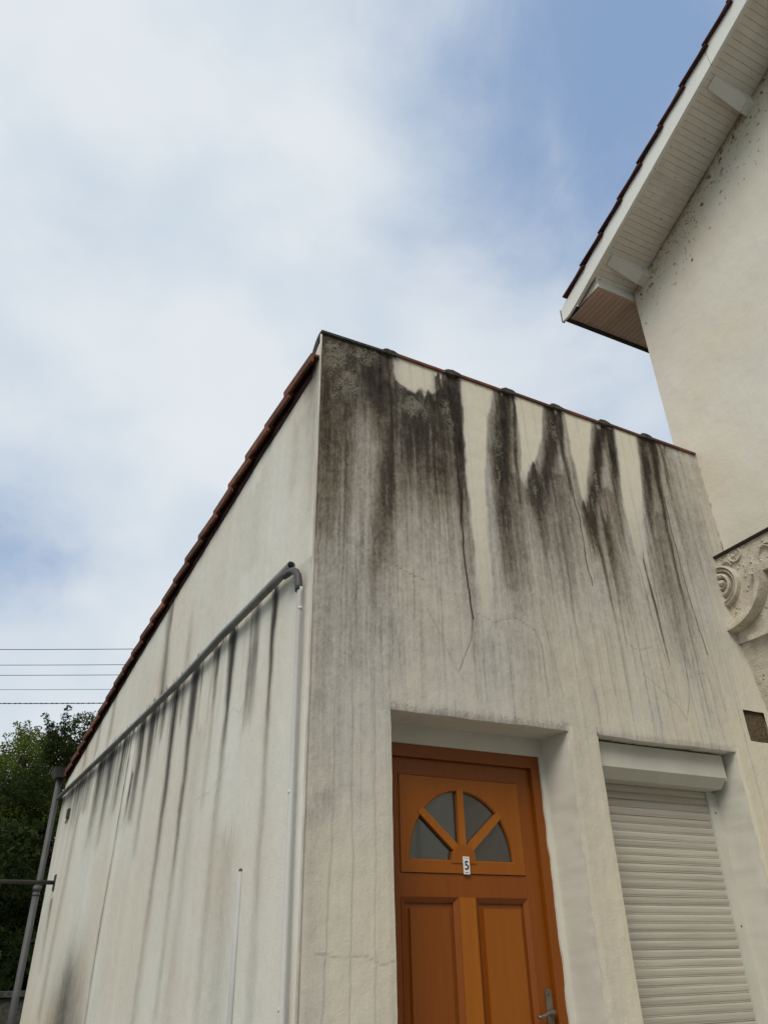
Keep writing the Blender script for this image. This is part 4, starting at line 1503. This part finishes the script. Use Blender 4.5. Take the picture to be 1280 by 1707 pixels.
# ------------------------------------------------------------------ iron bar, wires, poles
b = B()
rx, ry, rz = SW(6.32, 2.345, 0)
b.tube([(rx + .02, ry, rz), (rx - 5.5, ry, rz)], .021, 10)
o = b.out('iron_bar', M_STEEL, None, smooth=True)
tag(o, 'thin dark iron bar sticking out level from the far end of the side wall', 'metal bar')
b = B()
b.quadbox([SW(6.27, 2.27, 0), SW(6.37, 2.27, 0), SW(6.37, 2.27, .012), SW(6.27, 2.27, .012), SW(6.27, 2.42, 0), SW(6.37, 2.42, 0), SW(6.37, 2.42, .012), SW(6.27, 2.42, .012)])
b.out('wall_plate', M_STEEL, o)
b = B()
b.tube([(rx - 5.5, ry, -.15), (rx - 5.5, ry, 2.5)], .04, 10)
b.out('post', M_STEEL, o)

wires = [((-1.72, 14, 7.341), (1.036, 14, 7.709), .007, 'overhead wire, topmost of the five crossing the sky at left'),
         ((-1.645, 14, 7.01), None, .006, 'overhead wire, second from the top of the five at left'),
         ((-1.597, 14, 6.797), None, .006, 'overhead wire, middle of the five crossing the sky at left'),
         ((-1.531, 14, 6.50), None, .0045, 'faintest overhead wire, fourth from the top at left'),
         ((-1.468, 14, 6.22), None, .013, 'twisted overhead cable just above the treetops, lowest of the five')]
Rh = Vector((RT.x, RT.y, 0)).normalized()
pole_l, pole_r = [], []
for k, (a, c_, r, lab) in enumerate(wires):
    a = Vector(a)
    b = B()
    L0, L1 = -14.0, 16.0
    pts = []
    for j in range(41):
        t = L0 + (L1 - L0) * j / 40
        u = (t - L0) / (L1 - L0)
        sag = .35 * 4 * u * (1 - u) - .35 * 4 * (-L0 / (L1 - L0)) * (1 + L0 / (L1 - L0))
        pts.append(a + Rh * t + Vector((0, 0, -sag - t * .0135)))
    if k == 4:
        for ph in (0, math.pi):
            tp = []
            for j in range(401):
                t = j / 400 * 40
                i0 = min(int(t), 39)
                q = pts[i0].lerp(pts[i0 + 1], t - i0)
                w_ = t * 22 + ph
                tp.append(q + Vector((0, math.cos(w_) * .008, math.sin(w_) * .008)))
            b.tube(tp, .007, 5)
    else:
        b.tube(pts, r, 6)
    o = b.out('overhead_wire', M_WIRE, None)
    tag(o, lab, 'wire', 'overhead wires behind the annex')
    pole_l.append(pts[0])
    pole_r.append(pts[-1])
for nm_, pp, lab in (('utility_pole', pole_l, 'utility pole carrying the left ends of the overhead wires'), ('utility_pole', pole_r, 'utility pole carrying the right ends of the overhead wires')):
    b = B()
    c_ = pp[0]
    b.tube([(c_.x, c_.y + .15, -.2), (c_.x, c_.y + .15, c_.z + .5)], [.14, .09], 12)
    o = b.out(nm_, M_BARK, None, smooth=True)
    tag(o, lab, 'utility pole')

# ------------------------------------------------------------------ vegetation


def leaves(name, clusters, n_leaf, size, mat, parent, seed, droop=0.0):
    """clusters: (cx, cy, cz, r) clumps filled with small leaf quads"""
    r = np.random.default_rng(seed)
    C = np.array(clusters)
    w = C[:, 3] ** 2
    ci = r.choice(len(C), n_leaf, p=w / w.sum())
    d = r.normal(size=(n_leaf, 3))
    d /= np.linalg.norm(d, axis=1)[:, None]
    rad = C[ci, 3] * r.uniform(.35, 1.0, n_leaf) ** .6
    p = C[ci, :3] + d * rad[:, None] * np.array([1, 1, .75])
    a = r.normal(size=(n_leaf, 3))
    a /= np.linalg.norm(a, axis=1)[:, None]
    a[:, 2] -= droop
    b_ = np.cross(a, r.normal(size=(n_leaf, 3)))
    b_ /= np.linalg.norm(b_, axis=1)[:, None]
    s = size * r.uniform(.6, 1.3, n_leaf)[:, None]
    v = np.stack([p - a * s, p + b_ * s * .5, p + a * s, p - b_ * s * .5], 1).reshape(-1, 3)
    me_ = bpy.data.meshes.new(name)
    me_.vertices.add(len(v))
    me_.vertices.foreach_set('co', v.astype(np.float32).ravel())
    me_.loops.add(len(v))
    me_.loops.foreach_set('vertex_index', np.arange(len(v), dtype=np.int32))
    me_.polygons.add(n_leaf)
    me_.polygons.foreach_set('loop_start', np.arange(0, len(v), 4, dtype=np.int32))
    me_.polygons.foreach_set('loop_total', np.full(n_leaf, 4, dtype=np.int32))
    me_.update(calc_edges=True)
    return link(name, me_, mat, parent)


def tree(x, y, h, rx, rz, mat, label, seed, n_leaf=26000, size=.07, ncl=70, spiky=0.0, cz=None, clr=(.35, .75), cat='tree'):
    r = random.Random(seed)
    t = empty('tree', (x, y, -.15), label, cat, 'trees behind the annex')
    cz = cz if cz is not None else h - rz
    cl = []
    b = B()
    top = h - .6
    pts = [(0.25 * math.sin(k * 1.3 + seed), .2 * math.cos(k * 1.7), top * k / 7) for k in range(8)]
    b.tube(pts, [.24 * (1 - k / 8.5) + .02 for k in range(8)], 9)
    for k in range(ncl):
        th = r.uniform(0, 2 * math.pi)
        ph = math.acos(r.uniform(-.9, 1))
        q = r.uniform(.55, 1.0)
        cx_ = rx * q * math.sin(ph) * math.cos(th)
        cy_ = rx * q * math.sin(ph) * math.sin(th)
        cz_ = cz + rz * q * math.cos(ph)
        rr = r.uniform(*clr)
        cl.append((cx_, cy_, cz_, rr))
        if k % 2 == 0:
            z0 = max(.6, cz_ - rz * .5)
            s_ = Vector((0, 0, min(z0, top * .95)))
            e_ = Vector((cx_, cy_, cz_))
            mid_ = s_.lerp(e_, .5) + Vector((0, 0, .15))
            b.tube([s_, mid_, e_], [.06, .035, .012], 5)
            if spiky:
                for q_ in range(3):
                    d_ = Vector((r.uniform(-1, 1), r.uniform(-1, 1), r.uniform(.2, 1))).normalized() * rr * (1 + spiky)
                    b.tube([e_, e_ + d_], [.012, .004], 4)
                    for w_ in range(3):
                        pp = e_ + d_ * (.5 + .25 * w_)
                        cl.append((pp.x, pp.y, pp.z, .16 - .03 * w_))
    b.out('trunk', M_BARK, t, smooth=True)
    leaves('crown', cl, n_leaf, size, mat, t, seed)
    return t


tree(-3.9, 15.0, 6.6, 2.5, 2.6, L_YEL, 'yellow green broadleaf tree at the left edge of the picture', 11, 100000, .031, 110, .4, clr=(.3, .65))
tree(-.9, 17.5, 6.7, 2.1, 2.5, L_MID, 'mid green bushy tree between the yellow green tree and the dark one', 12, 100000, .032, 110, .5, clr=(.3, .65))
tree(1.0, 16.0, 6.95, 2.3, 2.7, L_DARK, 'dark feathery tree rising behind the low end of the tiled roof edge', 13, 85000, .032, 90, .9, clr=(.25, .5))
tree(-2.6, 13.0, 4.4, 2.6, 2.4, L_DARK, 'dense dark evergreen filling the gap beside the rear downpipe', 14, 70000, .06, 130, .2, cz=2.0, clr=(.4, .7))
tree(-6.5, 16.0, 7.2, 2.6, 2.8, L_MID, 'green tree just outside the left edge of the picture', 15, 12000, .09, 60, .2)
hd = empty('hedge', (-2, 20.0, -.15), 'tall dark hedge closing the garden behind the trees', 'hedge')
b = B()
for k in range(30):
    x = -9 + k * .62
    b.tube([(x, 0, 0), (x + .1, .1, 2.2), (x - .1, 0, 4.2)], [.25, .32, .12], 7)
tag(b.out('stems', M_BARK, hd), kind='stuff')
hc = [(random.uniform(-9, 9), random.uniform(-.6, .3), random.uniform(.2, 4.6), random.uniform(.4, .8)) for _ in range(260)]
leaves('foliage', hc, 60000, .09, L_DARK, hd, 55)
# yellow-green garden shrub and thin twiggy plant by the pipe
sb = empty('shrub', (-1.02, 9.6, -.15), 'small bright yellow green shrub low at the left edge', 'shrub')
b = B()
for k in range(7):
    b.tube([(0, 0, 0), (.12 * math.cos(k), .12 * math.sin(k), .9), (.3 * math.cos(k), .3 * math.sin(k), 1.7)], [.02, .014, .005], 5)
b.out('stem', M_BARK, sb)
leaves('foliage', [(.25 * math.cos(k * 2.4), .25 * math.sin(k * 2.4), 1.35 + .09 * (k % 6), .16) for k in range(14)], 1600, .035, L_LIME, sb, 31)
tw = empty('twiggy_plant', (-.66, 8.6, -.15), 'thin twiggy plant with sparse leaves beside the rear downpipe', 'plant')
b = B()
cl = []
r_ = random.Random(4)
for k in range(9):
    a = r_.uniform(2.2, 4.2)
    hh = 1.1 + .11 * k
    e_ = (.28 * math.cos(a), .28 * math.sin(a) * .5, hh + .25)
    b.tube([(0, 0, 0), (.03 * math.cos(a), 0, hh * .8), e_], [.012, .008, .003], 5)
    cl += [(e_[0], e_[1], e_[2], .05), (e_[0] * .6, e_[1] * .6, e_[2] - .08, .05), (e_[0] * .3, 0, hh - .1, .07)]
b.out('stem', M_BARK, tw)
leaves('foliage', cl, 420, .022, L_MID, tw, 33)
b = B()
b.box(-9, 2.4, 10.9, 11.1, -.2, 1.22)
gw = b.out('garden_wall', M_CEM, None, bevel=.01)
tag(gw, 'low grey garden wall with a coping at the lower left', 'garden wall')
b = B()
b.box(-9.05, 2.45, 10.84, 11.16, 1.2205, 1.29)
b.out('coping', M_CEM, gw, bevel=.01)

# ------------------------------------------------------------------ house across the street (seen in the door glass)
opp = empty('house_across_street', (8, -11, 0), 'grey house across the street mirrored in the fanlight panes', 'house')
b = B()
b.box(-14, 14, -8, 0, 0, 7.0)
b.out('wall', M_OPP, opp)
b = B()
b.quadbox([(-14.3, -8.3, 7.0), (14.3, -8.3, 7.0), (14.3, .4, 7.0), (-14.3, .4, 7.0), (-14.3, -4, 9.6), (14.3, -4, 9.6), (14.3, -3.9, 9.6), (-14.3, -3.9, 9.6)])
b.out('roof', M_REDDK, opp)
for xw, zw in [(q, z_) for q in (-9, -5.4, 2.9, 6.5) for z_ in (.9, 3.9)] + [(.35, 3.85), (-1.2, .9)]:
    for _ in (0,):
        b = B()
        b.box(xw - .6, xw + .6, .0, .05, zw, zw + 1.7)
        w_ = b.out('window', M_WOODW, opp)
        b = B()
        b.box(xw - .5, xw + .5, .05, .06, zw + .1, zw + 1.6)
        b.out('pane', glass, w_)
b = B()
b.box(-.72, -.12, 0, .35, 3.75, 7.0)
b.out('brick_pier', M_BRICK, opp)
rs = B()
rs.box(.55, 1.35, 0, .08, 3.0, 3.72)
rs = rs.out('roller_shutter', M_SHBOX, opp)
for k in range(12):
    b = B()
    b.box(.58, 1.32, .08, .10, 3.02 + k * .057, 3.065 + k * .057)
    b.out('slat', M_SHUT, rs)
